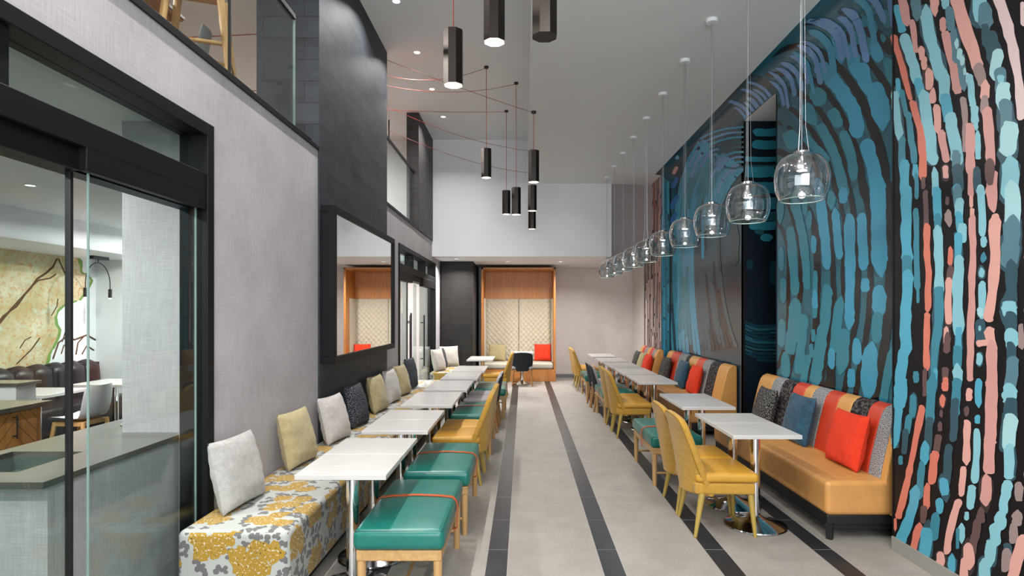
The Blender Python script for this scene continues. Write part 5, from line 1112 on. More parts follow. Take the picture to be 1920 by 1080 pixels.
def over_cove(y0, y1):  # blue pattern dashes, the sheen of the cove painted into their tint
    out = []; y = y0
    while y < y1 - .1:
        w_ = rnd.uniform(.035, .06); z0 = rnd.uniform(3.78, 4.0); dy = rnd.uniform(.10, .16); zt = rnd.uniform(4.24, 4.34)
        out.append('%s %.3f,%.3f,%.3f,.012 %.3f,%.3f,%.3f,.012 %.3f,%.3f,%.3f,.008' % (rnd.choice('ii1i'), y, z0, w_, y + dy * .6, (z0 + zt) / 2 + .05, w_, y + dy, zt, w_))
        y += 2 * w_ + rnd.uniform(.03, .06)
    return '\n' + '\n'.join(out)
mb = cove_wall(4.2, YE0, 'teal', MURAL_A + over_cove(4.35, YE0), 7, .17, .75); struct(mb.build('wall_right', [GROUND['teal']] + VINYL, ang=60))
mb = cove_wall(YE1, YP, 'slate', MURAL_B, 8, .1, 0); struct(mb.build('wall_right', [GROUND['slate']] + VINYL, ang=60))
# over the recess: lintel with the cove, white soffit, side and end faces
ZS = 4.15
mb = MB(); zs = [ZS] + [Z0 + (ZL - Z0) * math.sin(k * math.pi / 2 / 14) for k in range(15) if Z0 + (ZL - Z0) * math.sin(k * math.pi / 2 / 14) > ZS]
vs = [(prof(z), yy, z) for z in zs for yy in (YE0, YE1)]
mb.add(vs, [(2 * i, 2 * i + 1, 2 * i + 3, 2 * i + 2) for i in range(len(zs) - 1)])
strokes(mb, '\n'.join(l for l in over_cove(YE0 + .06, YE1).strip().split('\n')), lambda u, z, e: placeA(min(max(u, YE0), YE1), max(z, ZS + .01), e), 31, .0012, .00002, cross=6)
struct(mb.build('wall_right', [GROUND['slate']] + VINYL, ang=60))
XR = 3.45
mb = MB().box(prof(ZS), XR, YE0, YE1, ZS, ZS + .06); struct(mb.build('ceiling', 'white_paint'))
mb = MB().box(XA, XR, YE1, YE1 + .1, 0, ZS)
strokes(mb, MURAL_E, lambda u, z, e: (min(max(u, XA + .002), XR), YE1 - e, min(max(z, .01), ZS - .002)), 9)
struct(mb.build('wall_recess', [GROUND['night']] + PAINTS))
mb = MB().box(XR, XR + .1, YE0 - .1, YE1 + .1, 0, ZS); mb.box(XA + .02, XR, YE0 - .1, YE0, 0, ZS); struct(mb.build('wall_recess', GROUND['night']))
for yy in (YE0 - .004, YE1 - .004):
    mb = MB().box(XA - .006, XA + .01, yy, yy + .012, 0, ZS); struct(mb.build('trim_3', 'frame_black'))
mb = MB().box(XA + .02, 3.5, 4.2, YE0 - .1, 0, ZL).box(XA + .02, 3.5, YE1 + .1, YP, 0, ZL)
struct(mb.build('wall_outer', 'white_paint'))
# striped end panel
mb = MB().box(XPK, 3.2, YP + .01, 13.4, 0, ZL).box(XPK, 3.2, YP, YP + .01, 0, ZL, PKEYS.index('d') + 1)
strokes(mb, MURAL_P, lambda u, z, e: (XPK - e, min(max(u, YP + .002), 13.398), z), 10, wob=.2)
strokes(mb, MURAL_D, lambda u, z, e: (min(max(u, XPK + .002), XA), YP - e, z), 12)
struct(mb.build('wall_right', [GROUND['brown']] + PAINTS))
mb = MB().box(XA - .008, XA + .01, YP - .012, YP - .002, 0, 4.1); struct(mb.build('trim_4', 'frame_black'))
# glazed front assumed behind the camera, unseen
mb = MB()
for x in (-1.9, -.65, .6, 1.85, 2.55): mb.box(x - .03, x + .03, -3.55, -3.47, 0, ZL)
for z in (.0, 1.1, 2.9, 4.3): mb.box(-1.9, 2.59, -3.54, -3.48, z, z + .06)
wd1 = struct(mb.build('front_fill_1', 'frame_black'))
MB().box(-1.9, 2.59, -3.512, -3.506, .06, 4.3).build('pane', 'transom_glass', wd1)
mb = MB().box(-8.2, XL, -3.6, -3.4, 0, ZU).box(-1.9, XS, -3.6, -3.4, ZL, ZU); struct(mb.build('wall_front', 'white_paint'))
# rooms beyond the left wall: outer walls, dividing wall, pale bulkhead, linen nib beside the counter
mb = MB().box(-6.75, -6.55, -3.6, 9.35, 0, 2.85); 
W_ART = mb
wall_art_wall = struct(mb.build('wall_room', 'white_room'))
mb = MB().box(-6.56, -2.1, 9.2, 9.35, 0, 2.85); struct(mb.build('wall_room', 'white_room'))
mb = MB(); mb.prism([(-6.55, 2.47), (-6.05, 2.47), (-5.75, 2.50), (-5.70, 2.56), (-5.70, 2.85), (-6.55, 2.85)], -3.4, 9.2, 'y'); struct(mb.build('ceiling', 'white_room'))
mb = MB().box(-2.50, -2.1, 3.74, 4.25, 0, 2.85); struct(mb.build('wall_nib', 'linen'))
mb = MB().box(-3.45, -3.3, 9.35, 13.9, 0, 2.85).box(-3.4, -2.1, 13.6, 13.75, 0, 2.85); struct(mb.build('wall_room', 'linen_warm'))
mb = MB().box(-8.2, -8.0, -3.6, 12.6, 2.85, ZU).box(-8.0, -1.95, 12.5, 12.7, ZT, ZU); struct(mb.build('wall_upstairs', 'white_room'))

# ================================================================ DOORS, MIRROR, RAILINGS
def frame_door(name, y0, y1, ztop, zmid0, zmid1, mull, xf=-1.895, depth=.16):
    d = bpy.data.objects.new(name, None); col.objects.link(d); struct(d)
    f = .075; mb = MB()
    mb.box(xf - depth, xf + .012, y1 - f, y1, 0, ztop); mb.box(xf - depth, xf + .012, y0, y0 + f, 0, ztop)
    mb.box(xf - depth, xf + .012, y0 + f, y1 - f, ztop - f, ztop)
    mb.build('frame', 'frame_black', d, .004)
    mb = MB().box(xf - depth, xf + .006, y0 + f, y1 - f, zmid0 + .10, zmid1); mb.box(xf - depth, xf - .03, y0 + f, y1 - f, zmid0, zmid0 + .1)
    mb.build('rail', 'frame_black', d, .004)
    for y in mull: MB().box(xf - depth, xf - .01, y - .035, y + .035, zmid1, ztop - f).build('mullion', 'frame_black', d, .004)
    ys = [y0 + f] + list(mull) + [y1 - f]
    for a, b in zip(ys[:-1], ys[1:]):
        MB().box(xf - .105, xf - .097, a + .002, b - .002, zmid1, ztop - f).build('transom_pane', 'transom_glass', d)
    return d
d1 = frame_door('door_1', D1[0], D1[1], D1[2], 2.27, 2.487, [2.19, .9])
MB().box(-1.965, -1.89, 2.60, 3.585, 2.27, 2.385).build('track', 'frame_black', d1, .004)
MB().box(-1.928, -1.919, 2.655, 3.585, .02, 2.30).build('door_panel', 'door_glass', d1)
MB().box(-1.928, -1.919, 2.650, 2.655, .02, 2.30).build('panel_edge', 'glass_edge', d1)
MB().box(-1.929, -1.918, 3.52, 3.523, .02, 2.28).build('panel_edge', 'glass_edge', d1)
MB().box(-1.995, -1.983, .9, 2.63, .02, 2.30).build('door_panel', 'door_glass', d1)
MB().box(-2.0, -1.975, 2.618, 2.634, .02, 2.30).build('door_seal', 'black_plastic', d1)
d2 = frame_door('door_2', D2[0], D2[1], D2[2], 2.22, 2.43, [10.42, 11.7])
MB().box(-1.965, -1.885, 9.2, 10.25, 2.17, 2.33).build('track', 'frame_black', d2, .004); MB().box(-1.965, -1.885, 11.35, 12.88, 2.17, 2.33).build('track', 'frame_black', d2, .004)
MB().box(-1.955, -1.943, 9.2, 10.06, .02, 2.2).build('door_panel', 'door_glass', d2); MB().box(-1.96, -1.938, 10.06, 10.075, .02, 2.2).build('door_seal', 'black_plastic', d2)
MB().box(-1.955, -1.943, 11.25, 12.88, .02, 2.2).build('door_panel', 'door_glass', d2); MB().box(-2.02, -2.008, 11.0, 11.3, .02, 2.2).build('door_panel', 'door_glass', d2)
def bar_handle(y, x, par, z0=.75, z1=1.62):
    mb = MB().tube([(x, y, z0), (x, y, z1)], .016, 10)
    for z in (z0 + .14, z1 - .14): mb.tube([(x, y, z), (x - .07, y, z)], .01, 8)
    mb.build('handle', 'black_plastic', par)
bar_handle(10.0, -1.87, d2, .70, 1.66); bar_handle(11.33, -1.87, d2, .66, 1.62); bar_handle(11.0, -2.07, d2, .66, 1.62)

# mirror on the slate pier
mi = thing('mirror', 'large black framed rectangular mirror hung on the dark slate pier', 'mirror', (-1.885, 6.925, 1.925))
hw, hh, fw, dp = 1.315, .745, .065, .125
mb = MB()
mb.box(0, dp, -hw, hw, hh - fw, hh).box(0, dp, -hw, hw, -hh, -hh + fw).box(0, dp, -hw, -hw + fw, -hh + fw, hh - fw).box(0, dp, hw - fw, hw, -hh + fw, hh - fw)
mb.build('frame', 'mirror_frame', mi, .004)
MB().box(.02, dp - .022, -hw + fw, hw - fw, -hh + fw, hh - fw).build('glass', 'mirror', mi)

def railing(label, y0, panes, y1):
    t_ = thing('glass_railing', label, 'railing', (-1.97, 0, ZT + .03), 0, None)
    for a, b in panes:
        MB().box(-.008, .008, a, b, 0, 1.0).build('glass_pane', 'rail_glass', t_)
    MB().box(-.03, .03, y0, y1, 0, .06).build('base_channel', 'frame_black', t_, .003)
    MB().box(-.016, .016, y0, panes[-1][1], .985, 1.03).build('handrail', 'frame_black', t_, .004)
    for a, b in panes[1:]: MB().box(-.0095, .0095, a - .012, a - .002, .06, .985).build('joint', 'black_plastic', t_)
    MB().box(-.0095, .0095, panes[-1][1] - .004, panes[-1][1] + .002, .0, .985).build('pane_edge', 'glass_edge', t_)
    return t_
railing('clear glass railing along the upper floor before the slate pier, with black handrail', -3.4, [(-1.9, .0), (.012, 2.0), (2.012, 4.02), (4.032, 5.16)], 5.5)
railing('clear glass railing along the upper floor beyond the slate pier', 8.36, [(8.36, 11.0), (11.012, 12.44)], 12.46)

# ================================================================ LIGHTS IN VIEW
def make_downlight(label, group):
    t_ = thing('downlight', label, 'downlight', group=group)
    mb = MB().lathe([(.052, .0), (.052, -.006), (.046, -.008), (.040, -.002), (.040, .0)], 24); mb.build('trim_ring', 'white_paint', t_)
    MB().lathe([(.0005, -.0015), (.0395, -.0015), (.0395, 0), (.0005, 0)], 24, closed=True).build('lens', 'lamp_on', t_)
    return t_
dl = Kind(make_downlight)
for k, p in enumerate(DOWN_LEFT):
    lab = ['', '', '', 'lit ceiling downlight cut by the top edge of the photo', 'lit ceiling downlight above the red cords, nearest one wholly seen', 'lit ceiling downlight behind the topmost red cord', 'lit ceiling downlight farthest toward the white bulkhead', '']
    q = k - 3
    L = {0: 'recessed lit downlight in the high ceiling, at the very top of the photo', 1: 'recessed lit downlight in the high ceiling beside the long dark pendant', 2: 'recessed lit downlight seen among the upper red cords', 3: 'recessed lit downlight seen below the red cords, nearest the white bulkhead'}.get(q, 'recessed lit downlight in the high ceiling outside the view')
    dl.put(p, 0, L, 'downlights in the high ceiling')
for p in DOWN_RIGHT: dl.put(p, 0, 'recessed lit downlight in the lower ceiling behind the camera', 'downlights in the lower ceiling')
for p, L in zip(DOWN_SOFFIT, ('recessed lit downlight in the low soffit above the dark column', 'recessed lit downlight in the soffit above the quilted niche', 'recessed lit downlight in the soffit right of the niche')): dl.put(p, 0, L, 'downlights in the low soffit')
for p in ROOM_DOWN: dl.put(p, 0, 'recessed lit downlight in the side room ceiling', 'downlights in the side room')

# octagonal metal pendants on red cords
def oct_ring(r, z, off=math.pi / 8): return [(r * math.cos(off + k * math.pi / 4), r * math.sin(off + k * math.pi / 4), z) for k in range(8)]
def oct_pendant(label, x, y, zb, hook, lit=True, h=.42, r=.078, zc=None):
    t_ = thing('pendant_lamp', label, 'pendant lamp', (x, y, zb), 0, 'dark octagonal pendants')
    mb = MB(); rings = [oct_ring(r, 0), oct_ring(r, h), oct_ring(r * .2, h + .004)]
    vs = sum(rings, []); fs = [(i * 8 + j, i * 8 + (j + 1) % 8, (i + 1) * 8 + (j + 1) % 8, (i + 1) * 8 + j) for i in range(2) for j in range(8)] + [tuple(range(16, 24))]
    mb.add(vs, fs); mb.build('shade', 'oct_metal', t_, ang=20)
    mb = MB(); vs = oct_ring(r, 0) + oct_ring(r * .93, .001) + oct_ring(r * .80, .16)
    mb.add(vs, [(i * 8 + j, i * 8 + (j + 1) % 8, (i + 1) * 8 + (j + 1) % 8, (i + 1) * 8 + j) for i in range(2) for j in range(8)])
    if lit: mb.build('reflector', 'oct_inside', t_, ang=20); MB().lathe([(.0005, .10), (r * .82, .10), (r * .82, .102), (.0005, .102)], 16, closed=True).build('lamp', 'lamp_warm', t_)
    else: mb.add(oct_ring(r * .99, .002), [tuple(range(8))]); mb.build('bottom_plate', 'black_plastic', t_, ang=20)
    # cord, ceiling hook
    zc = zc or hook
    MB().tube([(0, 0, h), (0, 0, hook - zb)], .0042, 6).build('cord', 'cord_red', t_)
    MB().lathe([(.001, -.028), (.03, -.028), (.034, -.01), (.034, 0), (.001, 0)], 20, c=(0, 0, hook - zb), closed=True).build('ceiling_hook', 'black_plastic', t_)
    if lit: spot('pendant_bulb', (x, y, zb + .08), LP['octagon'], 95, .9, WARM, .04)
    return t_
def px(x, y, Y): return (x - 981) / 1125 * Y
PEND = [ # x, y, z bottom, hook z, swag start z (on the pier), label
    (-.54, 4.63, 3.41, ZU, None, True, 'dark octagonal pendant hanging alone left, large and lit, nearest of those wholly seen'),
    (-.20, 4.16, 3.53, ZU, None, True, 'dark octagonal pendant with lit rim, cut off by the top of the photo'),
    (.127, 3.58, 3.30, ZL, None, False, 'unlit dark octagonal pendant with black underside at top of photo, right'),
    (-.54, 8.79, 3.64, ZU, 4.96, True, 'slim octagonal pendant hanging higher than the far cluster, left of it'),
    (.14, 8.04, 3.41, ZL, 5.2, True, 'octagonal pendant topmost of the right column of three in the far cluster'),
    (-.11, 9.4, 3.20, ZU, 4.83, True, 'dark octagonal pendant in the far cluster, right one of the side-by-side pair'),
    (-.30, 10.7, 3.42, ZU, 4.48, True, 'octagonal pendant in the far cluster, left one of the side-by-side pair'),
    (.15, 9.93, 3.35, ZL, 4.6, True, 'dark octagonal pendant in the middle of the right column of three'),
    (.17, 11.5, 3.27, ZL, 4.28, True, 'small farthest octagonal pendant lowest in the right column of three'),
]
SW = 0
LAB_SW = {5.2: 'red flex cord slung lowest-right to the nearest far pendant hook', }
for i, (x, y, zb, hk, sw, lit, L) in enumerate(PEND):
    oct_pendant(L, x, y, zb, hk, lit)
    if sw:
        ys = 8.325 + .05 * (i % 3)
        A_ = Vector((-1.90 - .02 * i, 8.312, sw)); B_ = Vector((x, y, hk - .02)); n = 24
        sag = .02 + .10 * (abs(sw - hk) < .5)
        pts = [A_.lerp(B_, k / n) - Vector((0, 0, sag * 4 * (k / n) * (1 - k / n))) for k in range(n + 1)]
        nm = {3: 'to the highest far pendant at left', 4: 'to the top pendant of the right column', 5: 'to the right pendant of the far pair', 6: 'to the left pendant of the far pair', 7: 'to the middle pendant of the right column', 8: 'to the lowest farthest pendant'}[i]
        o = MB().tube(pts, .0036, 6).build('swagged_cord', 'cord_red'); tag(o, 'red flex cord swagged from the pier ' + nm, 'cord', 'red cords under the ceiling')

# clear glass globes
def make_globe(label, group):
    t_ = thing('glass_pendant', label, 'pendant lamp', group=group)
    pr = [(.045, .148), (.060, .146), (.095, .138), (.130, .115), (.152, .075), (.163, .025), (.165, -.02), (.160, -.07), (.150, -.105), (.138, -.132), (.131, -.142), (.128, -.1445), (.125, -.142)]
    MB().lathe(pr, 48).build('glass_shade', 'globe_glass', t_, ang=80)
    MB().lathe([(.131 + .0035 * math.cos(a), -.143 + .0035 * math.sin(a)) for a in [k * math.pi / 4 for k in range(9)]], 48).build('glass_rim', 'glass_edge', t_, ang=80)
    MB().lathe([(.002, .172), (.02, .170), (.048, .162), (.050, .145), (.002, .145)], 28, closed=True).build('cap', 'chrome', t_)
    MB().lathe([(.002, .145), (.020, .145), (.022, .10), (.030, .085), (.038, .055), (.038, .045), (.030, .043)], 28).build('lamp_holder', 'chrome', t_)
    MB().lathe([(.001, .047), (.030, .047), (.030, .043), (.001, .043)], 20, closed=True).build('bulb', 'lamp_on', t_)
    L = ZL - GZ - .02
    MB().tube([(0, 0, .17), (0, 0, L)], .0018, 6).build('cord', 'cord_white', t_)
    for k in range(3):
        a = k * 2.094 + .5; c_, s_ = math.cos(a), math.sin(a)
        MB().tube([(.040 * c_, .040 * s_, .162), (.022 * c_, .022 * s_, .32), (.010 * c_, .010 * s_, L)], .0011, 5).build('wire', 'steel_wire', t_)
    MB().lathe([(.001, L - .012), (.052, L - .012), (.055, L - .006), (.055, L + .02), (.001, L + .02)], 28, closed=True).build('canopy', 'white_paint', t_)
    return t_
GZ = 2.51; gl = Kind(make_globe)
GY = [3.79, 4.67, 5.53, 6.41, 7.38, 8.3, 9.2, 10.1, 11.0, 11.9]
GL = ['clear glass globe pendant nearest the camera, largest in the row', 'second clear glass globe pendant from the camera, before the dark recess', 'third clear glass globe pendant from the camera', 'fourth clear glass globe pendant from the camera', 'fifth clear glass globe pendant from the camera', 'sixth clear glass globe pendant from the camera', 'seventh clear glass globe pendant from the camera', 'eighth clear glass globe pendant from the camera', 'second farthest clear glass globe pendant, among the small ones', 'farthest and smallest clear glass globe pendant of the row']
for y, L in zip(GY, GL):
    gl.put((1.76 - .012 * (y - 3.8), y, GZ), .3 * y, L, 'clear glass globe pendants')
    spot('globe_bulb', (1.76 - .012 * (y - 3.8), y, GZ + .036), LP['globe'], 165, .6, NEUT, .008)

# ================================================================ FURNITURE
def make_table(label, group):
    t_ = thing('pedestal_table', label, 'table', group=group)
    MB().box(-.256, .256, -.247, .247, .72, .75).build('tabletop', 'table_white', t_, .003)
    MB().box(-.15, .15, -.15, .15, .706, .7195).build('mounting_plate', 'black_plastic', t_, .003)
    MB().tube([(0, 0, .055), (0, 0, .706)], .0375, 28).build('column', 'chrome', t_)
    MB().lathe([(.232, .0), (.236, .006), (.232, .014), (.20, .022), (.13, .040), (.07, .062), (.042, .085), (.038, .09)], 48, closed=True).build('base', 'chrome_base', t_)
    return t_
tb = Kind(make_table)

def make_bench(label, group):
    t_ = thing('upholstered_bench', label, 'bench', group=group)
    w_, l_ = .49, 1.02
    def warp(p, h):
        k = p[2] / h[2]
        return [p[0] * (1 + .012 * (1 - k * k)), p[1] * (1 + .006 * (1 - k * k)), p[2]]
    MB().rbox((0, 0, .422), (w_, l_, .115), .032, 4, 6, .014, 0, warp).build('seat', 'teal', t_)
    pts = [(sx * (w_ / 2 - .012), sy * (l_ / 2 - .012), .4735) for sx, sy in ((-1, -1), (1, -1), (1, 1), (-1, 1), (-1, -1))]
    MB().tube([(x * 1.005, y * 1.004, z - .003) for x, y, z in pts], .0032, 6).build('piping', 'seam', t_)
    MB().box(-.232, .232, -.495, -.450, .305, .365).box(-.232, .232, .450, .495, .305, .365).box(-.232, -.195, -.45, .45, .305, .365).box(.195, .232, -.45, .45, .305, .365).build('frame', 'oak_y', t_, .006)
    for sx in (-1, 1):
        for sy in (-1, 1):
            MB().tube([(sx * .208, sy * .470, 0), (sx * .208, sy * .470, .306)], [.020, .025], 16).build('leg', 'oak', t_)
    MB().tube([(-.2, -.47, .12), (.2, -.47, .12)], .011, 10).tube([(-.2, .47, .12), (.2, .47, .12)], .011, 10).tube([(0, -.47, .12), (0, .47, .12)], .011, 10).build('stretcher', 'oak_x', t_)
    # strap: a flat band over the cushion and down both sides
    path = [(-.252, .29), (-.254, .36), (-.256, .43), (-.247, .462), (-.225, .483), (-.15, .491), (0, .497), (.15, .491), (.225, .483), (.247, .462), (.256, .43), (.254, .36), (.252, .29), (.23, .285)]
    y0, y1 = .05, .082; vs = []
    for i, (x, z) in enumerate(path):
        a, b = path[max(i - 1, 0)], path[min(i + 1, len(path) - 1)]; dx, dz = b[0] - a[0], b[1] - a[1]; L = math.hypot(dx, dz); nx, nz = -dz / L * .004, dx / L * .004
        vs += [(x, y0, z), (x, y1, z), (x + nx, y1, z + nz), (x + nx, y0, z + nz)]
    n = len(path); fs = [(i * 4 + j, i * 4 + (j + 1) % 4, i * 4 + 4 + (j + 1) % 4, i * 4 + 4 + j) for i in range(n - 1) for j in range(4)] + [(3, 2, 1, 0), (n * 4 - 4, n * 4 - 3, n * 4 - 2, n * 4 - 1)]
    MB().add(vs, fs).build('strap', 'strap', t_, ang=50)
    return t_
bn = Kind(make_bench)

def back_shell(t_, z0, z1, hw0, hw1, hw2, xc0, lean, wing0, wing1, th, outer, inner, pipe, corner=.10, zin=None):
    """curved chair back: an outer shell, an inner pad and the piping between"""
    zin = z0 if zin is None else zin
    def hw(v): 
        b = hw0 + (hw1 - hw0) * min(1, v / .6) if v < .6 else hw1 + (hw2 - hw1) * (v - .6) / .4
        return b
    def pos(u, v, off):
        s = (u - .5) * 2; z = z0 + (z1 - z0) * v
        c_ = max(0, (v - (1 - corner)) / corner); shr = 1 - .22 * (1 - math.sqrt(max(0, 1 - c_ * c_)))
        y = s * hw(v) * shr
        x = xc0 - lean * v + (wing0 * (1 - v) ** 1.2 + wing1) * abs(s) ** 2.4 + off * (1 - .25 * abs(s) ** 6)
        zz = z - (.012 * abs(s) ** 4 if v > .9 else 0)
        return (x, y, zz)
    nu, nv = 24, 22
    mb = MB(); grid(mb, nu, nv, lambda u, v: pos(u, v, 0), 0, True)
    mb2 = MB(); grid(mb2, nu, nv, lambda u, v: (lambda p: (p[0] + .008 * math.sin(math.pi * u) * math.sin(math.pi * v), p[1], p[2]))(pos(u, zmap(v), th)), 0)
    return mb, mb2, pos, nu, nv
def zmap(v): return v
def shell_back(t_, pos, th, outer, inner, pipe, nu=24, nv=22):
    # one closed pad: front face, back face and rolled rim between them
    def rim(loop):
        vs = []; K = 5
        for (u, v) in loop:
            a = Vector(pos(u, v, 0)); b = Vector(pos(u, v, th)); m = (a + b) / 2
            cen = Vector(pos(.5, .5, th / 2)); o = (m - cen); o.x = 0; o = o.normalized()
            for k in range(K + 1):
                q = k / K; vs.append(a.lerp(b, q) + o * (math.sin(math.pi * q) * th * .28))
        n = len(loop); return vs, [(i * 6 + k, i * 6 + k + 1, i * 6 + 7 + k, i * 6 + 6 + k) for i in range(n - 1) for k in range(K)]
    loop = [(0, j / nv) for j in range(nv + 1)] + [(i / nu, 1) for i in range(1, nu + 1)] + [(1, 1 - j / nv) for j in range(1, nv + 1)] + [(1 - i / nu, 0) for i in range(1, nu + 1)]
    mo = MB(); grid(mo, nu, nv, lambda u, v: pos(u, v, 0), 0, True)
    mi_ = MB(); grid(mi_, nu, nv, lambda u, v: (lambda p: (p[0] + .010 * math.sin(math.pi * u) ** .6 * math.sin(math.pi * v) ** .6, p[1], p[2]))(pos(u, v, th)), 0)
    vs, fs = rim(loop)
    if outer == inner:
        mo.add(mi_.v, mi_.f, 0); mo.add(vs, fs, 0); b = mo.build('backrest', outer, t_, ang=70)
    else:
        mi_.add(vs, fs, 0); b = mi_.build('backrest', inner, t_, ang=70); mo.build('back_shell', outer, t_, ang=70)
    path = [pos(u, v, .0) for u, v in loop[:nv + nu + nv + 1]]
    cen = pos(.5, .5, 0)
    MB().tube([(p[0] + .004, p[1] * 1.008, p[2] + .004 * (1 if p[2] > cen[2] else 0)) for p in path], .0042, 6).build('piping', pipe, t_)
    return b
def make_pos(z0, z1, hw0, hw1, hw2, xc0, lean, wing0, wing1, corner):
    def pos(u, v, off):
        s = (u - .5) * 2; z = z0 + (z1 - z0) * v
        b = hw0 + (hw1 - hw0) * (v / .6) if v < .6 else hw1 + (hw2 - hw1) * (v - .6) / .4
        c_ = max(0, (v - (1 - corner)) / corner); b *= 1 - .20 * (1 - math.sqrt(max(0, 1 - c_ * c_)))
        x = xc0 - lean * v + (wing0 * (1 - v) ** 1.15 + wing1) * abs(s) ** 2.3 + off
        return (x, s * b, z - (.016 * abs(s) ** 3 * v ** 8))
    return pos
def make_yellow(label, group):
    t_ = thing('dining_chair', label, 'chair', group=group)
    def taper(p, h): 
        k = p[0] / h[0]; return [p[0], p[1] * (1 + .05 * k), p[2]]
    MB().rbox((.015, 0, .432), (.46, .47, .072), .028, 4, 5, .014, 0, taper).build('seat', 'yellow_leather', t_)
    MB().rbox((.0, 0, .352), (.44, .455, .085), .018, 3, 4, 0, 0, taper).build('apron', 'yellow', t_)
    pos = make_pos(.305, .875, .205, .243, .232, -.275, .085, .135, .012, .13)
    shell_back(t_, pos, .055, 'yellow', 'yellow', 'yellow_pipe')
    for sx, sy in ((-1, -1), (-1, 1), (1, -1), (1, 1)):
        xt, xb = (.195, .218) if sx > 0 else (-.165, -.225)
        MB().tube([(xb, sy * .232, 0), (xt, sy * .200, .315)], [.0125, .025], 14).build('leg', 'yellow_leg', t_)
    return t_
yc = Kind(make_yellow)
def make_navy(label, group):
    t_ = thing('dining_chair', label, 'chair', group=group)
    MB().rbox((.01, 0, .425), (.44, .46, .075), .03, 4, 5, .012).build('seat', 'grey_seat', t_)
    pos = make_pos(.345, .765, .215, .232, .226, -.225, .075, .06, .02, .2)
    shell_back(t_, pos, .045, 'navy', 'grey_seat', 'navy')
    MB().box(-.20, .20, -.205, .205, .335, .388).build('seat_frame', 'tan_leg', t_, .008)
    for sx, sy in ((-1, -1), (-1, 1), (1, -1), (1, 1)):
        xt, xb = (.185, .205) if sx > 0 else (-.19, -.245)
        MB().tube([(xb, sy * .228, 0), (xt, sy * .19, .37)], [.0155, .023], 12).build('leg', 'tan_leg', t_)
    return t_
nc = Kind(make_navy)

# ---- left row: T = nearer table's near edge
def xl(Y): return -1.03 + .027 * (Y - 3.33)
def xr(Y): return 1.812 - .0135 * (Y - 4.44)
LT = [3.345, 4.60, 5.89, 7.08, 8.27, 9.35, 11.68]; RT = [4.43, 5.77, 7.83, 8.94, 10.03, 11.2, 12.5]
ORD = ['first', 'second', 'third', 'fourth', 'fifth', 'sixth', 'seventh']
SEAT_L = ['the nearest teal bench', 'the second teal bench', 'the two yellow chairs', 'the third teal bench', 'the two navy chairs', 'the fourth teal bench', 'the lone yellow chair']
SEAT_R = ['the two nearest yellow chairs', 'the nearest teal bench', 'the second two yellow chairs', 'the middle teal bench', 'the two navy chairs', 'the farthest teal bench', 'the two farthest yellow chairs']
for k, y in enumerate(LT):
    for q in (0, 1):
        tb.put((xl(y + .3) - (.05 if k == 6 else 0), y + .249 + q * .500, 0), 0, 'white pedestal table beside %s, left row, %s of pair' % (SEAT_L[k], ('nearer', 'farther')[q]), 'white square pedestal tables')
for k, y in enumerate(RT):
    for q in (0, 1):
        tb.put((xr(y + .3), y + .249 + q * .500, 0), 0, 'white pedestal table beside %s, right row, %s of pair' % (SEAT_R[k], ('nearer', 'farther')[q]), 'white square pedestal tables')
tb.put((-.03, 14.11, 0), 0, 'white square pedestal table hidden behind the navy chair at the quilted niche', 'white square pedestal tables')
BL = 'teal leather benches'
for x, y, L in ((-.675, 3.75, 'teal leather bench with orange strap nearest the camera, left row'), (-.645, 4.95, 'teal leather bench with orange strap behind the nearest one, left row'), (-.60, 7.47, 'teal leather bench with orange strap between yellow and navy chairs, left row'), (-.52, 9.85, 'teal leather bench with orange strap beyond the navy chairs, left row')):
    bn.put((x, y, 0), 0, L, BL)
for x, y, L in ((1.47, 6.23, 'teal leather bench with orange strap behind the two nearest yellow chairs, right row'), (1.44, 9.5, 'teal leather bench with orange strap between yellow and navy chairs, right row'), (1.42, 11.85, 'teal leather bench with orange strap beyond the navy chairs, right row')):
    bn.put((x, y, 0), math.pi, L, BL)
YL = 'yellow upholstered dining chairs'
for x, y, rz, L in ((1.495, 4.66, 0, 'yellow upholstered dining chair nearest the camera, right row'), (1.49, 5.17, 0, 'yellow upholstered dining chair right behind the nearest one, right row'),
                    (1.465, 8.16, 0, 'yellow upholstered dining chair in front of the middle teal bench, right row'), (1.46, 8.68, 0, 'yellow upholstered dining chair half hidden by its nearer twin, before middle teal bench, right row'),
                    (1.395, 13.13, 0, 'yellow upholstered dining chair second from the back wall, right row'), (1.39, 13.65, 0, 'yellow upholstered dining chair closest to the back wall, right row'),
                    (-.63, 5.98, math.pi, 'yellow upholstered dining chair behind the second teal bench, left row'), (-.62, 6.50, math.pi, 'yellow upholstered dining chair half hidden by its nearer twin, left row'),
                    (-.54, 11.95, math.pi, 'yellow upholstered dining chair alone at the last left tables, near the niche')):
    yc.put((x, y, 0), rz, L, YL)
NG = 'navy backed dining chairs'
for x, y, rz, L in ((-.60, 8.52, math.pi, 'navy backed dining chair with grey seat, nearer one of the left row'), (-.59, 9.04, math.pi, 'navy backed dining chair with grey seat, farther one of the left row'),
                    (1.43, 10.28, 0, 'navy backed dining chair with wooden legs, nearer one of the right row'), (1.42, 10.80, 0, 'navy backed dining chair with wooden legs, farther one of the right row'),
                    (-.02, 13.79, math.pi / 2, 'navy backed dining chair seen from behind, facing the quilted niche')):
    nc.put((x, y, 0), rz, L, NG)

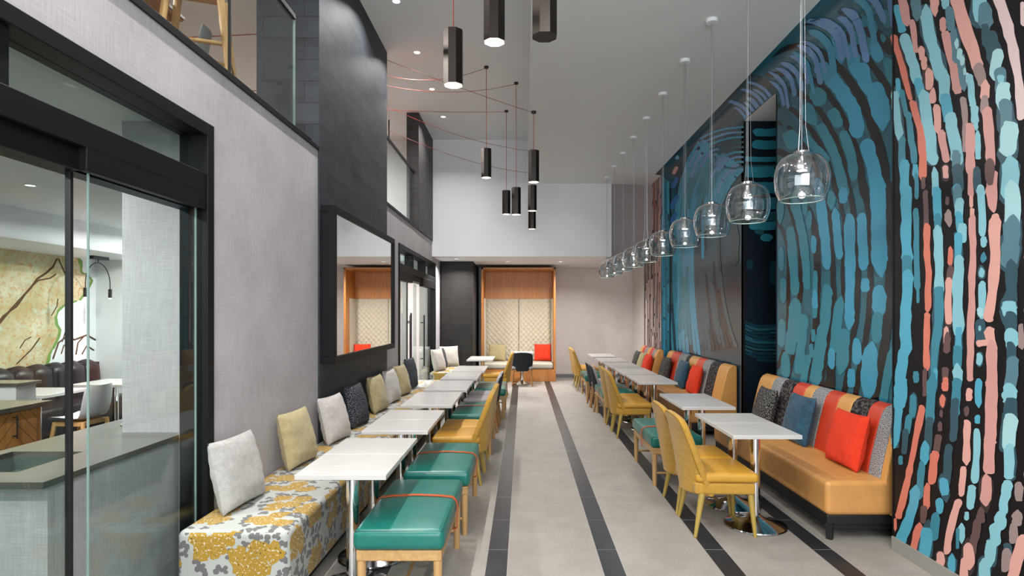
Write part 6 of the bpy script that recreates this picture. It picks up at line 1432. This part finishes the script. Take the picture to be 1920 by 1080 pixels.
# ---- floral wall bench
def floral_bench(label, y0, y1):
    b = thing('banquette', label, 'banquette', (-1.575, 0, 0), 0, 'floral wall benches')
    W, H, zb = .61, .395, .075; c = (0, (y0 + y1) / 2, zb + H / 2)
    def uv(p, ax):
        x, y, z = p[:, 0], p[:, 1], p[:, 2]
        u = np.where(ax == 1, x + 2, y); v = np.where(ax == 1, z, np.where(ax == 2, x, W / 2 + (zb + H - z)))
        return u, v
    MB().rbox(c, (W, y1 - y0, H), .035, 4, 6, .006).build('upholstery', 'floral', b, uv=uv)
    MB().box(-.27, .24, y0 + .06, y1 - .06, 0, zb + .01).build('plinth', 'black_plastic', b)
    return b
floral_bench('long bench in yellow and grey floral cloth along the left wall', 3.25, 10.7)
floral_bench('short bench in floral cloth by the dark column, beyond the far glass door', 12.05, 13.62)

# ---- tan banquettes with banded backs, right wall
CM = {'t': 'tan_back', 'b': 'boucle', 'c': 'camo', 'r': 'red_leather', 'T': 'tan_back'}
def banquette(label, x0, y0, y1, edges, seq, xw):
    """x0 seat front, y0 near end, y1 far end; seq runs from the far end"""
    b = thing('banquette', label, 'banquette', (0, 0, 0), 0, 'tan leather banquettes')
    MB().rbox(((x0 + xw - .10) / 2, (y0 + y1) / 2, .31), (xw - .10 - x0, y1 - y0, .25), .035, 4, 6, .012).build('seat', 'tan', b)
    MB().box(x0 + .06, xw - .03, y0 + .05, y1 - .05, .07, .19).box(x0 + .015, xw - .02, y0 + .02, y1 - .02, .12, .187).build('plinth', 'black_plastic', b, .006)
    for xx in (x0 + .05, xw - .08):
        for yy in (y0 + .055, y1 - .055): MB().tube([(xx, yy, 0), (xx, yy, .125)], [.028, .034], 4).build('leg', 'black_plastic', b)
    fr = [(xw - .245, .30), (xw - .245, .44), (xw - .225, .55), (xw - .19, .70), (xw - .155, .84), (xw - .13, .91), (xw - .10, .945), (xw - .06, .962), (xw - .025, .955), (xw - .012, .93), (xw - .01, .18), (xw - .2, .18)]
    for (a, c_), s in zip(zip(edges[:-1], edges[1:]), seq):
        MB().prism(fr, c_ + .0015, a - .0015, 'y').build('back_panel', CM[s], b, .012, 3)
    return b
banquette('tan leather banquette with banded back nearest the camera, right wall', 2.195, 4.34, 6.92, [6.92, 6.56, 6.33, 6.06, 5.82, 5.66, 5.42, 5.2, 4.98, 4.74, 4.57, 4.41, 4.34], 'tbcrtbrtcrbt', XA - .005)
banquette('tan leather banquette with banded back beyond the recess, middle of right wall', 2.195, 8.0, 11.35, [11.35, 11.0, 10.5, 10.05, 9.85, 9.43, 9.08, 8.75, 8.38, 8.0], 'trbctrbct', XA - .005)
banquette('tan leather banquette with banded back farthest away, before the striped panel', 2.06, 11.45, 13.05, [13.05, 12.85, 12.6, 12.35, 12.1, 11.85, 11.65, 11.45], 'trbtrbt', XPK - .005)

# ---- cushions
def cushion(label, mat, loc, w_, h_, yaw, lean, seed, roll=0, t=.15, group=None):
    """square scatter cushion; local x across, y thickness (front is -y), z up; leans back about its lower edge"""
    rnd = random.Random(seed); ph = [rnd.uniform(0, 6) for _ in range(6)]
    def side(sg):
        def f(u, v):
            a, b = 2 * u - 1, 2 * v - 1
            x = w_ / 2 * a * (1 - .05 * (1 - b * b) * abs(a) ** 3); z = h_ / 2 + h_ / 2 * b * (1 - .05 * (1 - a * a) * abs(b) ** 3)
            e = ((1 - abs(a) ** 2.6) * (1 - abs(b) ** 2.6)); th = t / 2 * max(e, 0) ** .42 * (1 - .15 * b)
            wr = .004 * e ** .3 * (math.sin(4 * a + 3 * b + ph[0]) * math.sin(2.5 * b + ph[1]) + .5 * math.sin(6 * b - 3 * a + ph[2]) + (1 - e) * math.sin(17 * a + 2 * b + ph[3]) + (1 - e) * math.sin(15 * b + 2 * a + ph[4]))
            return (x, sg * (th + wr * min(1, e * 6)), z)
        return f
    mb = MB(); grid(mb, 26, 26, side(-1)); grid(mb, 26, 26, side(1), 0, True)
    # stitch the rims
    o = mb.build('cushion', mat, ang=80)
    o.rotation_mode = 'YXZ'
    M = Matrix.Translation(loc) @ Matrix.Rotation(yaw, 4, 'Z') @ Matrix.Rotation(-lean, 4, 'X') @ Matrix.Rotation(roll, 4, 'Y')
    o.rotation_mode = 'XYZ'; o.matrix_world = M
    tag(o, label, 'cushion', group); return o
LB = 'cushions along the floral bench'; RB = 'cushions on the tan banquettes'
ZB = .474
# on the floral bench (front faces +x: yaw = 90 deg)
for mat, y, x, w_, h_, yaw, ln, L in (
    ('p_silver', 3.70, -1.715, .45, .43, 84, 13, 'silver grey cushion nearest the camera, on the floral bench'),
    ('p_beige', 4.68, -1.72, .45, .43, 84, 12, 'straw coloured cushion against the linen wall, second from the camera'),
    ('p_grey', 5.55, -1.70, .46, .43, 82, 14, 'pale grey cushion below the near corner of the mirror'),
    ('tweed_blue', 6.30, -1.71, .45, .44, 84, 12, 'dark navy tweed cushion below the mirror'),
    ('p_beige', 7.22, -1.71, .46, .44, 84, 12, 'straw coloured cushion below the mirror, beyond the navy tweed one'),
    ('p_grey', 7.98, -1.71, .46, .44, 84, 12, 'pale grey cushion below the far end of the mirror'),
    ('p_beige', 8.68, -1.71, .46, .44, 82, 13, 'straw coloured cushion between the slate pier and the far glass door'),
    ('tweed_blue', 9.45, -1.74, .46, .48, 84, 8, 'dark navy tweed cushion leaning on the far glass door'),
    ('p_cream', 12.32, -1.70, .46, .46, 70, 13, 'cream cushion on the short floral bench, at its near end'),
    ('tweed_blue', 12.85, -1.71, .44, .44, 78, 11, 'dark tweed cushion on the short floral bench, between two cream ones'),
    ('p_cream', 13.33, -1.63, .46, .46, 30, 11, 'cream cushion in the corner by the dark column')):
    cushion(L, mat, (x, y, ZB), w_, h_, R(yaw), R(ln), int(y * 100), 0, .15, LB)
# on the banquettes (front faces -x: yaw = -90 deg)
for mat, y, x, w_, h_, yaw, ln, L in (
    ('p_red', 4.79, 2.535, .47, .44, -90, 13, 'vermilion cushion on the nearest tan banquette'),
    ('p_blue', 5.63, 2.535, .47, .46, -90, 13, 'teal blue velvet cushion on the nearest tan banquette'),
    ('tweed', 6.42, 2.53, .46, .43, -92, 14, 'charcoal tweed cushion on the nearest tan banquette, at its far end'),
    ('p_red', 9.05, 2.535, .47, .44, -90, 13, 'vermilion cushion on the middle tan banquette'),
    ('p_blue', 9.78, 2.535, .47, .46, -90, 13, 'teal blue velvet cushion on the middle tan banquette'),
    ('tweed', 10.9, 2.53, .46, .44, -90, 13, 'charcoal tweed cushion on the middle tan banquette, at its far end'),
    ('p_red', 11.72, 2.37, .45, .43, -90, 13, 'vermilion cushion on the farthest tan banquette'),
    ('p_beige', 12.25, 2.37, .45, .43, -90, 13, 'straw coloured cushion on the farthest tan banquette'),
    ('tweed', 12.78, 2.37, .45, .43, -90, 13, 'charcoal tweed cushion on the farthest tan banquette')):
    cushion(L, mat, (x, y, .437), w_, h_, R(yaw), R(ln), int(y * 77), 0, .15, RB)

# ================================================================ QUILTED NICHE
nx0, nx1, ny0, ny1, nzt = -1.02, .79, 14.55, 15.48, 2.77
ni = thing('booth_niche', 'honey wood seating niche with ecru quilted back at the end wall', 'niche', ((nx0 + nx1) / 2, 0, 0))
ox = (nx0 + nx1) / 2; hw = (nx1 - nx0) / 2
MB().box(-hw, -hw + .05, ny0, ny1, 0, nzt).box(hw - .05, hw, ny0, ny1, 0, nzt).box(-hw, hw, ny0, ny1, nzt - .05, nzt).build('surround', 'niche_wood', ni, .003)
MB().box(-hw + .05, hw - .05, ny1 - .13, ny1 - .05, 2.03, nzt - .05).build('head_panel', 'niche_wood_x', ni, .003)
MB().box(-hw + .05, hw - .05, ny0 + .02, ny1, 0, .30).build('seat_base', 'niche_wood_x', ni, .004)
MB().rbox((0, (ny0 + ny1 - .15) / 2, .375), (2 * hw - .11, ny1 - .15 - ny0, .15), .05, 4, 5, .012).build('seat_cushion', 'niche_cushion', ni)
def quilt(x0, x1, z0, z1, y):
    mb = MB(); c_ = .125
    def f(u, v):
        x, z = x0 + (x1 - x0) * u, z0 + (z1 - z0) * v
        a = abs(math.sin(math.pi * (x + z * .92) / c_)); b = abs(math.sin(math.pi * (x - z * .92) / c_))
        e = min(1, 14 * min(u, 1 - u, (v) * 2, (1 - v) * 2))
        return (x, y - .034 * min(1, e) ** .5 - .020 * (a ** .4) * (b ** .4), z)
    grid(mb, 150, 260, f, 0)
    mb.box(x0, x1, y - .02, y + .05, z0, z1); return mb
quilt(-hw + .075, -.006, .44, 2.03, ny1 - .10).build('quilted_panel', 'quilt', ni, ang=60)
quilt(.006, hw - .075, .44, 2.03, ny1 - .10).build('quilted_panel', 'quilt', ni, ang=60)
MB().box(-hw + .05, -hw + .075, ny0 + .3, ny1 - .02, .44, 2.03).build('side_pad', 'quilt', ni, .006)
MB().box(hw - .075, hw - .05, ny0 + .3, ny1 - .02, .44, 2.03).build('side_pad', 'quilt', ni, .006)
cushion('straw coloured cushion in the left corner of the quilted niche', 'p_beige', (nx0 + .36, 15.02, .465), .44, .43, R(6), R(14), 31, R(4), .14, 'cushions in the niche')
cushion('vermilion cushion at the right end of the quilted niche', 'p_red', (nx1 - .30, 15.05, .465), .43, .43, R(-2), R(13), 37, 0, .14, 'cushions in the niche')

# ================================================================ SIDE ROOM BEHIND THE FIRST GLASS DOOR
ctr = thing('counter', 'linen panelled counter with dark stone top behind the near glass door', 'counter', (-2.46, 0, 0))
MB().box(-.31, .335, 2.68, 3.735, 0, .795).box(-.31, -.06, 3.735, 5.4, 0, .879).box(-.31, .335, 2.68, 2.795, .795, .879).box(-.31, .335, 3.225, 3.735, .795, .879).box(-.31, -.285, 2.795, 3.225, .795, .879).box(.105, .335, 2.795, 3.225, .795, .879).build('body', 'linen', ctr)
y0, y1, y2, s0, s1 = 2.63, 3.735, 5.45, 2.80, 3.22
mb = MB(); P_ = [(-.36, y0), (.355, y0), (.355, y1), (-.045, y1), (-.045, y2), (-.36, y2)]
mb.box(-.36, .355, y0, s0, .88, .91).box(-.36, .355, s1, y1, .88, .91).box(-.36, -.28, s0, s1, .88, .91).box(.10, .355, s0, s1, .88, .91).box(-.36, -.045, y1, y2, .88, .91); mb.build('worktop', 'counter', ctr)
MB().box(-.28, .10, s0, s1, .80, .812).box(-.28, -.275, s0, s1, .812, .88).box(.095, .10, s0, s1, .812, .88).box(-.28, .10, s0, s0 + .005, .812, .88).box(-.28, .10, s1 - .005, s1, .812, .88).build('inset_well', 'well', ctr)
o = thing('counter_sign', 'small chrome curved stand on the dark stone counter beside the linen nib', 'stand', (-2.60, 4.02, .911))
MB().lathe([(.001, 0), (.085, 0), (.085, .006), (.001, .006)], 28, closed=True).build('base', 'chrome', o)
mb = MB(); grid(mb, 8, 10, lambda u, v: (.07 * (u - .5) * 2, -.02 + .05 * (2 * u - 1) ** 2 + .05 * v, .01 + .13 * v)); grid(mb, 8, 10, lambda u, v: (.07 * (u - .5) * 2, -.012 + .05 * (2 * u - 1) ** 2 + .05 * v, .01 + .13 * v), 0, True); mb.build('plate', 'chrome', o)
cb = thing('cabinet', 'oak chevron fronted cabinet with dark stone top in the side room', 'cabinet', (-4.42, 4.2, 0))
MB().box(-.3, .28, -1.0, .95, .08, .86).build('body', 'niche_wood', cb, .003); MB().box(-.34, .34, -1.05, 1.0, .86, .90).build('worktop', 'counter', cb, .003); MB().box(-.26, .24, -.95, .9, 0, .08).build('plinth', 'black_plastic', cb)
for y in (.585, .12, -.345, -.81):
    d = MB().box(.28, .30, y, y + (.46 if y < .5 else .30), .10, .85).build('door', 'chevron', cb, .002)
    mb = MB().tube([(.335, y + .06, .64), (.335, y + .06, .83)], .007, 8)
    for z in (.66, .81): mb.tube([(.335, y + .06, z), (.30, y + .06, z)], .005, 6)
    mb.build('handle', 'black_plastic', d)
hwl = thing('half_wall', 'white low partition with brown cap behind the oak cabinet', 'partition', (-5.65, 6.0, 0))
MB().box(-.05, .68, -.12, .12, 0, .94).build('body', 'white_room', hwl); MB().box(-.08, .72, -.15, .15, .94, .97).build('cap', 'counter', hwl, .003)
bo = thing('booth_sofa', 'plum brown channelled leather booth seat along the art wall', 'sofa', (-6.25, 0, 0))
MB().rbox((.16, 6.3, .28), (.56, 5.4, .36), .05, 4, 6, .01).build('seat', 'booth', bo)
MB().box(-.2, .36, 3.7, 8.9, 0, .11).build('plinth', 'black_plastic', bo)
for k in range(18):
    ya = 3.62 + k * .30
    def ch(u, v, ya=ya):
        s = (2 * u - 1); z = .40 + .58 * v; top = max(0, (v - .8) / .2)
        return (-.10 - .05 * v - .10 * top ** 2 + .075 * math.sqrt(max(0, 1 - s * s)) * (1 - top ** 2 * .5), ya + .15 * (1 + s), z - .03 * s * s * top)
    mb = MB(); grid(mb, 10, 12, ch); mb.box(-.28, -.12, ya + .003, ya + .297, .40, .93); mb.build('back_channel', 'booth', bo, ang=50)
tb2 = []
for (x, y, rz, L) in ((-5.62, 6.95, .0, 'white square table by the booth, behind the low partition'), (-5.40, 7.95, .0, 'white square table by the booth, nearer the linen nib')):
    t_ = thing('dining_table', L, 'table', (x, y, 0), rz, 'white tables at the booth')
    MB().box(-.36, .36, -.36, .36, .715, .75).build('tabletop', 'table_white', t_, .004); MB().tube([(0, 0, .02), (0, 0, .715)], .035, 20).build('column', 'chrome', t_)
    MB().lathe([(.26, 0), (.26, .012), (.05, .03), (.035, .04)], 32, closed=True).build('base', 'chrome_base', t_)
def make_shell(label, group):
    t_ = thing('shell_chair', label, 'chair', group=group)
    prof_ = [(.23, .435), (.21, .452), (.12, .448), (0, .440), (-.10, .440), (-.16, .455), (-.20, .50), (-.225, .58), (-.245, .68), (-.262, .78), (-.27, .83)]
    n = len(prof_) - 1
    def f(off):
        def g(u, v):
            q = v * n; i = min(int(q), n - 1); a = q - i; x = prof_[i][0] * (1 - a) + prof_[i + 1][0] * a; z = prof_[i][1] * (1 - a) + prof_[i + 1][1] * a
            s = 2 * u - 1; b = .5 * (1 + math.tanh((v - .5) * 8)); wd = .215 - .03 * max(0, (v - .75) / .25) ** 2 - .02 * max(0, .15 - v) * 6
            return (x + .05 * b * s * s + off * b, s * wd, z + .022 * (1 - b) * s * s - off * (1 - b))
        return g
    mb = MB(); grid(mb, 14, 30, f(0), 0, True); grid(mb, 14, 30, f(-.012)); mb.build('shell', 'shell_white', t_, ang=60)
    MB().box(-.17, .19, -.19, -.155, .375, .425).box(-.17, .19, .155, .19, .375, .425).box(.155, .19, -.155, .155, .375, .425).box(-.17, -.135, -.155, .155, .375, .425).build('seat_frame', 'beech', t_, .006)
    for sx, sy in ((-1, -1), (-1, 1), (1, -1), (1, 1)):
        MB().tube([(sx * .225, sy * .215, 0), (sx * .165, sy * .172, .42)], [.017, .026], 10).build('leg', 'beech', t_)
    return t_
sh = Kind(make_shell); SG = 'white shell chairs'
sh.put((-5.12, 6.95, 0), R(176), 'white shell chair with beech legs behind the dark counter, seen through the glass door', SG)
sh.put((-4.80, 7.85, 0), R(180), 'white shell chair with beech legs half hidden by the linen nib', SG)
# wall art: lichened rock with twigs over a pale ground
wa = thing('wall_art', 'large wall graphic of lichened rock and bare twigs above the booth', 'wall graphic', (-6.548, 0, 0))
xa = 6.548
def ap(x, y): Y = 1125 * xa / (981 - x); return (Y, 1.65 + (588 - y) / 1125 * Y)
ART = [(3.4, .95), (3.4, 2.468), (8.81, 2.468), (8.86, 2.36), (8.87, 2.26), (9.02, 2.21), (9.08, 2.15), (9.0, 2.03), (8.9, 1.92), (8.82, 1.84), (8.62, 1.80), (8.5, 1.75), (8.42, 1.69), (8.37, 1.60), (8.39, 1.50), (8.45, 1.42), (8.43, 1.33), (8.36, 1.22), (8.26, 1.08), (8.22, .95)]
def wavy(P, amp, seed):
    rnd = random.Random(seed); out = []
    for i in range(len(P)):
        a, b = P[i], P[(i + 1) % len(P)]; n = max(1, int(math.hypot(b[0] - a[0], b[1] - a[1]) / .05)) if min(a[0], b[0]) > 8.1 else 1
        out += [(a[0] + (b[0] - a[0]) * k / n + (rnd.uniform(-amp, amp) if k else 0), a[1] + (b[1] - a[1]) * k / n + (rnd.uniform(-amp, amp) if k else 0)) for k in range(n)]
    return out
mb = MB(); mb.add([(-.008, y, z) for y, z in ((3.4, .95), (9.19, .95), (9.19, 2.469), (3.4, 2.469))], [(0, 1, 2, 3)], 1)
Pg = wavy([(y + (.06 if y > 8.1 else 0), z) for y, z in ART], .02, 2); mb.add([(.001, y, min(z, 2.469)) for y, z in Pg], [tuple(range(len(Pg)))], 2)
Pa = wavy(ART, .018, 4); mb.add([(.002, y, z) for y, z in Pa], [tuple(range(len(Pa)))], 0)
def twig(pts, r): mb.tube([(.004, y, z) for y, z in pts], r, 6, 3)
for pts, r in (([(7.25, 1.02), (7.28, 1.18), (7.42, 1.45), (7.62, 1.66), (7.8, 1.83), (7.98, 2.0), (8.08, 2.12), (8.22, 2.2), (8.35, 2.3), (8.42, 2.42)], .014), ([(7.27, 1.1), (7.36, 1.38), (7.55, 1.62), (7.75, 1.74), (7.95, 1.98), (8.1, 2.1), (8.3, 2.14), (8.4, 2.2)], .010), ([(8.45, 2.42), (8.58, 2.2), (8.64, 1.95), (8.66, 1.78)], .010), ([(7.2, 2.46), (7.12, 2.3), (7.05, 2.1)], .012),
               ([(8.32, 1.62), (8.42, 1.75), (8.44, 1.86)], .007), ([(7.75, 1.0), (7.98, 1.17), (8.12, 1.32)], .009), ([(7.8, 1.2), (7.88, 1.3), (7.98, 1.34)], .007),
               ([(8.35, 1.02), (8.45, 1.24), (8.6, 1.32), (8.75, 1.27), (9.0, 1.33), (9.18, 1.25)], .011), ([(8.5, 1.08), (8.55, 1.2), (8.7, 1.21)], .008), ([(8.78, 1.05), (8.82, 1.22), (8.95, 1.32)], .009), ([(8.9, 1.05), (9.0, 1.17), (9.15, 1.09)], .009), ([(8.52, 1.25), (8.6, 1.45), (8.66, 1.6)], .006), ([(8.66, 1.62), (8.68, 1.8), (8.64, 1.95)], .006)):
    twig(pts, r)
mb.build('print', ['lichen', 'white_room', 'lichen_green', 'twig'], wa, ang=60)
# arc lamp over the art
for (y, arm, L) in ((8.61, 1, 'black arched picture lamp with two small drop shades at the top of the art wall'),):
    la = thing('picture_lamp', L, 'wall lamp', (-6.1, y, 2.47))
    MB().box(-.05, .05, -.16, .16, -.045, 0).build('mount', 'black_plastic', la, .003)
    for sg in (1, -1):
        pts = [(0, 0, -.045), (0, 0, -.09)] + [(0, sg * .25 * math.sin(a), -.40 + .31 * math.cos(a)) for a in [k * math.pi / 2 / 10 for k in range(1, 11)]] + [(0, sg * .25, -.47)]
        MB().tube(pts, .007, 8).build('arm', 'black_plastic', la)
        s_ = MB().lathe([(.001, .0), (.024, 0), (.024, -.13), (.020, -.13), (.001, -.12)], 16, c=(0, sg * .25, -.46), closed=False).build('shade', 'black_plastic', la)
        MB().lathe([(.001, -.128), (.019, -.128), (.017, -.145), (.001, -.148)], 14, c=(0, sg * .25, -.46)).build('bulb', 'lamp_warm', s_)
# ================================================================ UPSTAIRS, SEEN THROUGH THE GLASS RAILINGS
zf = ZT + .031
def make_stool(label, group):
    t_ = thing('bar_stool', label, 'stool', group=group); H = .36
    src = [c for c in kids(sh.first) if c.name.startswith('shell')][0]
    c = src.copy(); col.objects.link(c); c.parent = t_; c.location = (0, 0, H); c.name = 'shell'
    MB().box(-.15, .17, -.17, .17, .755, .785).build('seat_frame', 'beech', t_, .006)
    for sx in (-1, 1):
        for sy in (-1, 1): MB().tube([(sx * .235, sy * .225, 0), (sx * .15, sy * .15, .77)], [.019, .028], 10).build('leg', 'beech', t_)
    for sx in (-1, 1): MB().tube([(sx * .21, -.20, .24), (sx * .21, .20, .24)], .015, 8).build('footrest', 'beech', t_)
    for sy in (-1, 1): MB().tube([(-.20, sy * .19, .33), (.20, sy * .19, .33)], .015, 8).build('footrest', 'beech', t_)
    return t_
st = Kind(make_stool)
st.put((-2.32, 4.28, zf), R(200), 'white bar stool with beech legs at the upper glass railing, close to the brown table', 'white bar stools upstairs')
st.put((-3.3, 5.75, zf), R(200), 'white bar stool farther back on the upper floor, left of the slate pier', 'white bar stools upstairs')
sh.put((-2.55, 9.55, zf), R(180), 'white shell chair on the upper floor beyond the slate pier', SG)
t_ = thing('dining_table', 'upper floor table with white edge and brown underside, by the railing', 'table', (-2.98, 4.2, zf))
MB().box(-.36, .36, -.45, .45, .73, .755).build('tabletop', 'table_white', t_, .003); MB().box(-.35, .35, -.44, .44, .715, .7295).build('underside', 'tan_leg', t_)
for sx in (-1, 1):
    for sy in (-1, 1): MB().tube([(sx * .30, sy * .39, 0), (sx * .26, sy * .35, .715)], [.02, .03], 10).build('leg', 'beech', t_)
so = thing('armchair', 'brown leather lounge seat on the upper floor beside the slate pier', 'armchair', (-3.6, 7.2, zf), R(180))
MB().rbox((0, 0, .25), (.8, 1.0, .34), .06, 4, 4, .02).build('seat', 'booth', so); MB().rbox((-.36, 0, .5), (.2, 1.0, .62), .06, 4, 4).build('backrest', 'booth', so)
for sy in (-1, 1): MB().rbox((0, sy * .46, .36), (.8, .14, .5), .05, 3, 4).build('armrest', 'booth', so)
for (sx, sy) in ((-1, -1), (1, -1), (-1, 1), (1, 1)): MB().tube([(sx * .33, sy * .42, 0), (sx * .33, sy * .42, .1)], .02, 8).build('leg', 'tan_leg', so)
for i, (x, y, z0, L) in enumerate(((-2.35, 9.3, 4.6, 'slim black tube hanging over the upper floor, first beyond the pier'), (-2.35, 9.95, 4.42, 'slim black tube hanging over the upper floor, second beyond the pier'), (-2.35, 10.5, 4.62, 'slim black tube hanging over the upper floor, third beyond the pier'))):
    p_ = thing('tube_pendant', L, 'pendant lamp', (x, y, z0), 0, 'slim tube pendants upstairs')
    MB().tube([(0, 0, 0), (0, 0, .42)], .012, 10).build('tube', 'black_plastic', p_); MB().tube([(0, 0, .42), (0, 0, ZU - z0)], .002, 5).build('cord', 'cord_red', p_)
for (a, b, L) in (((-7.0, 7.3, 5.02), (-2.45, 7.0, 4.95), 'red cord crossing the upper floor, the higher of two'), ((-7.0, 7.9, 4.75), (-2.45, 7.6, 4.48), 'red cord crossing the upper floor, the lower of two')):
    n = 12; A_, B_ = Vector(a), Vector(b)
    tag(MB().tube([A_.lerp(B_, k / n) - Vector((0, 0, .06 * 4 * (k / n) * (1 - k / n))) for k in range(n + 1)], .006, 6).build('swagged_cord', 'cord_red'), L, 'cord', 'red cords under the ceiling')
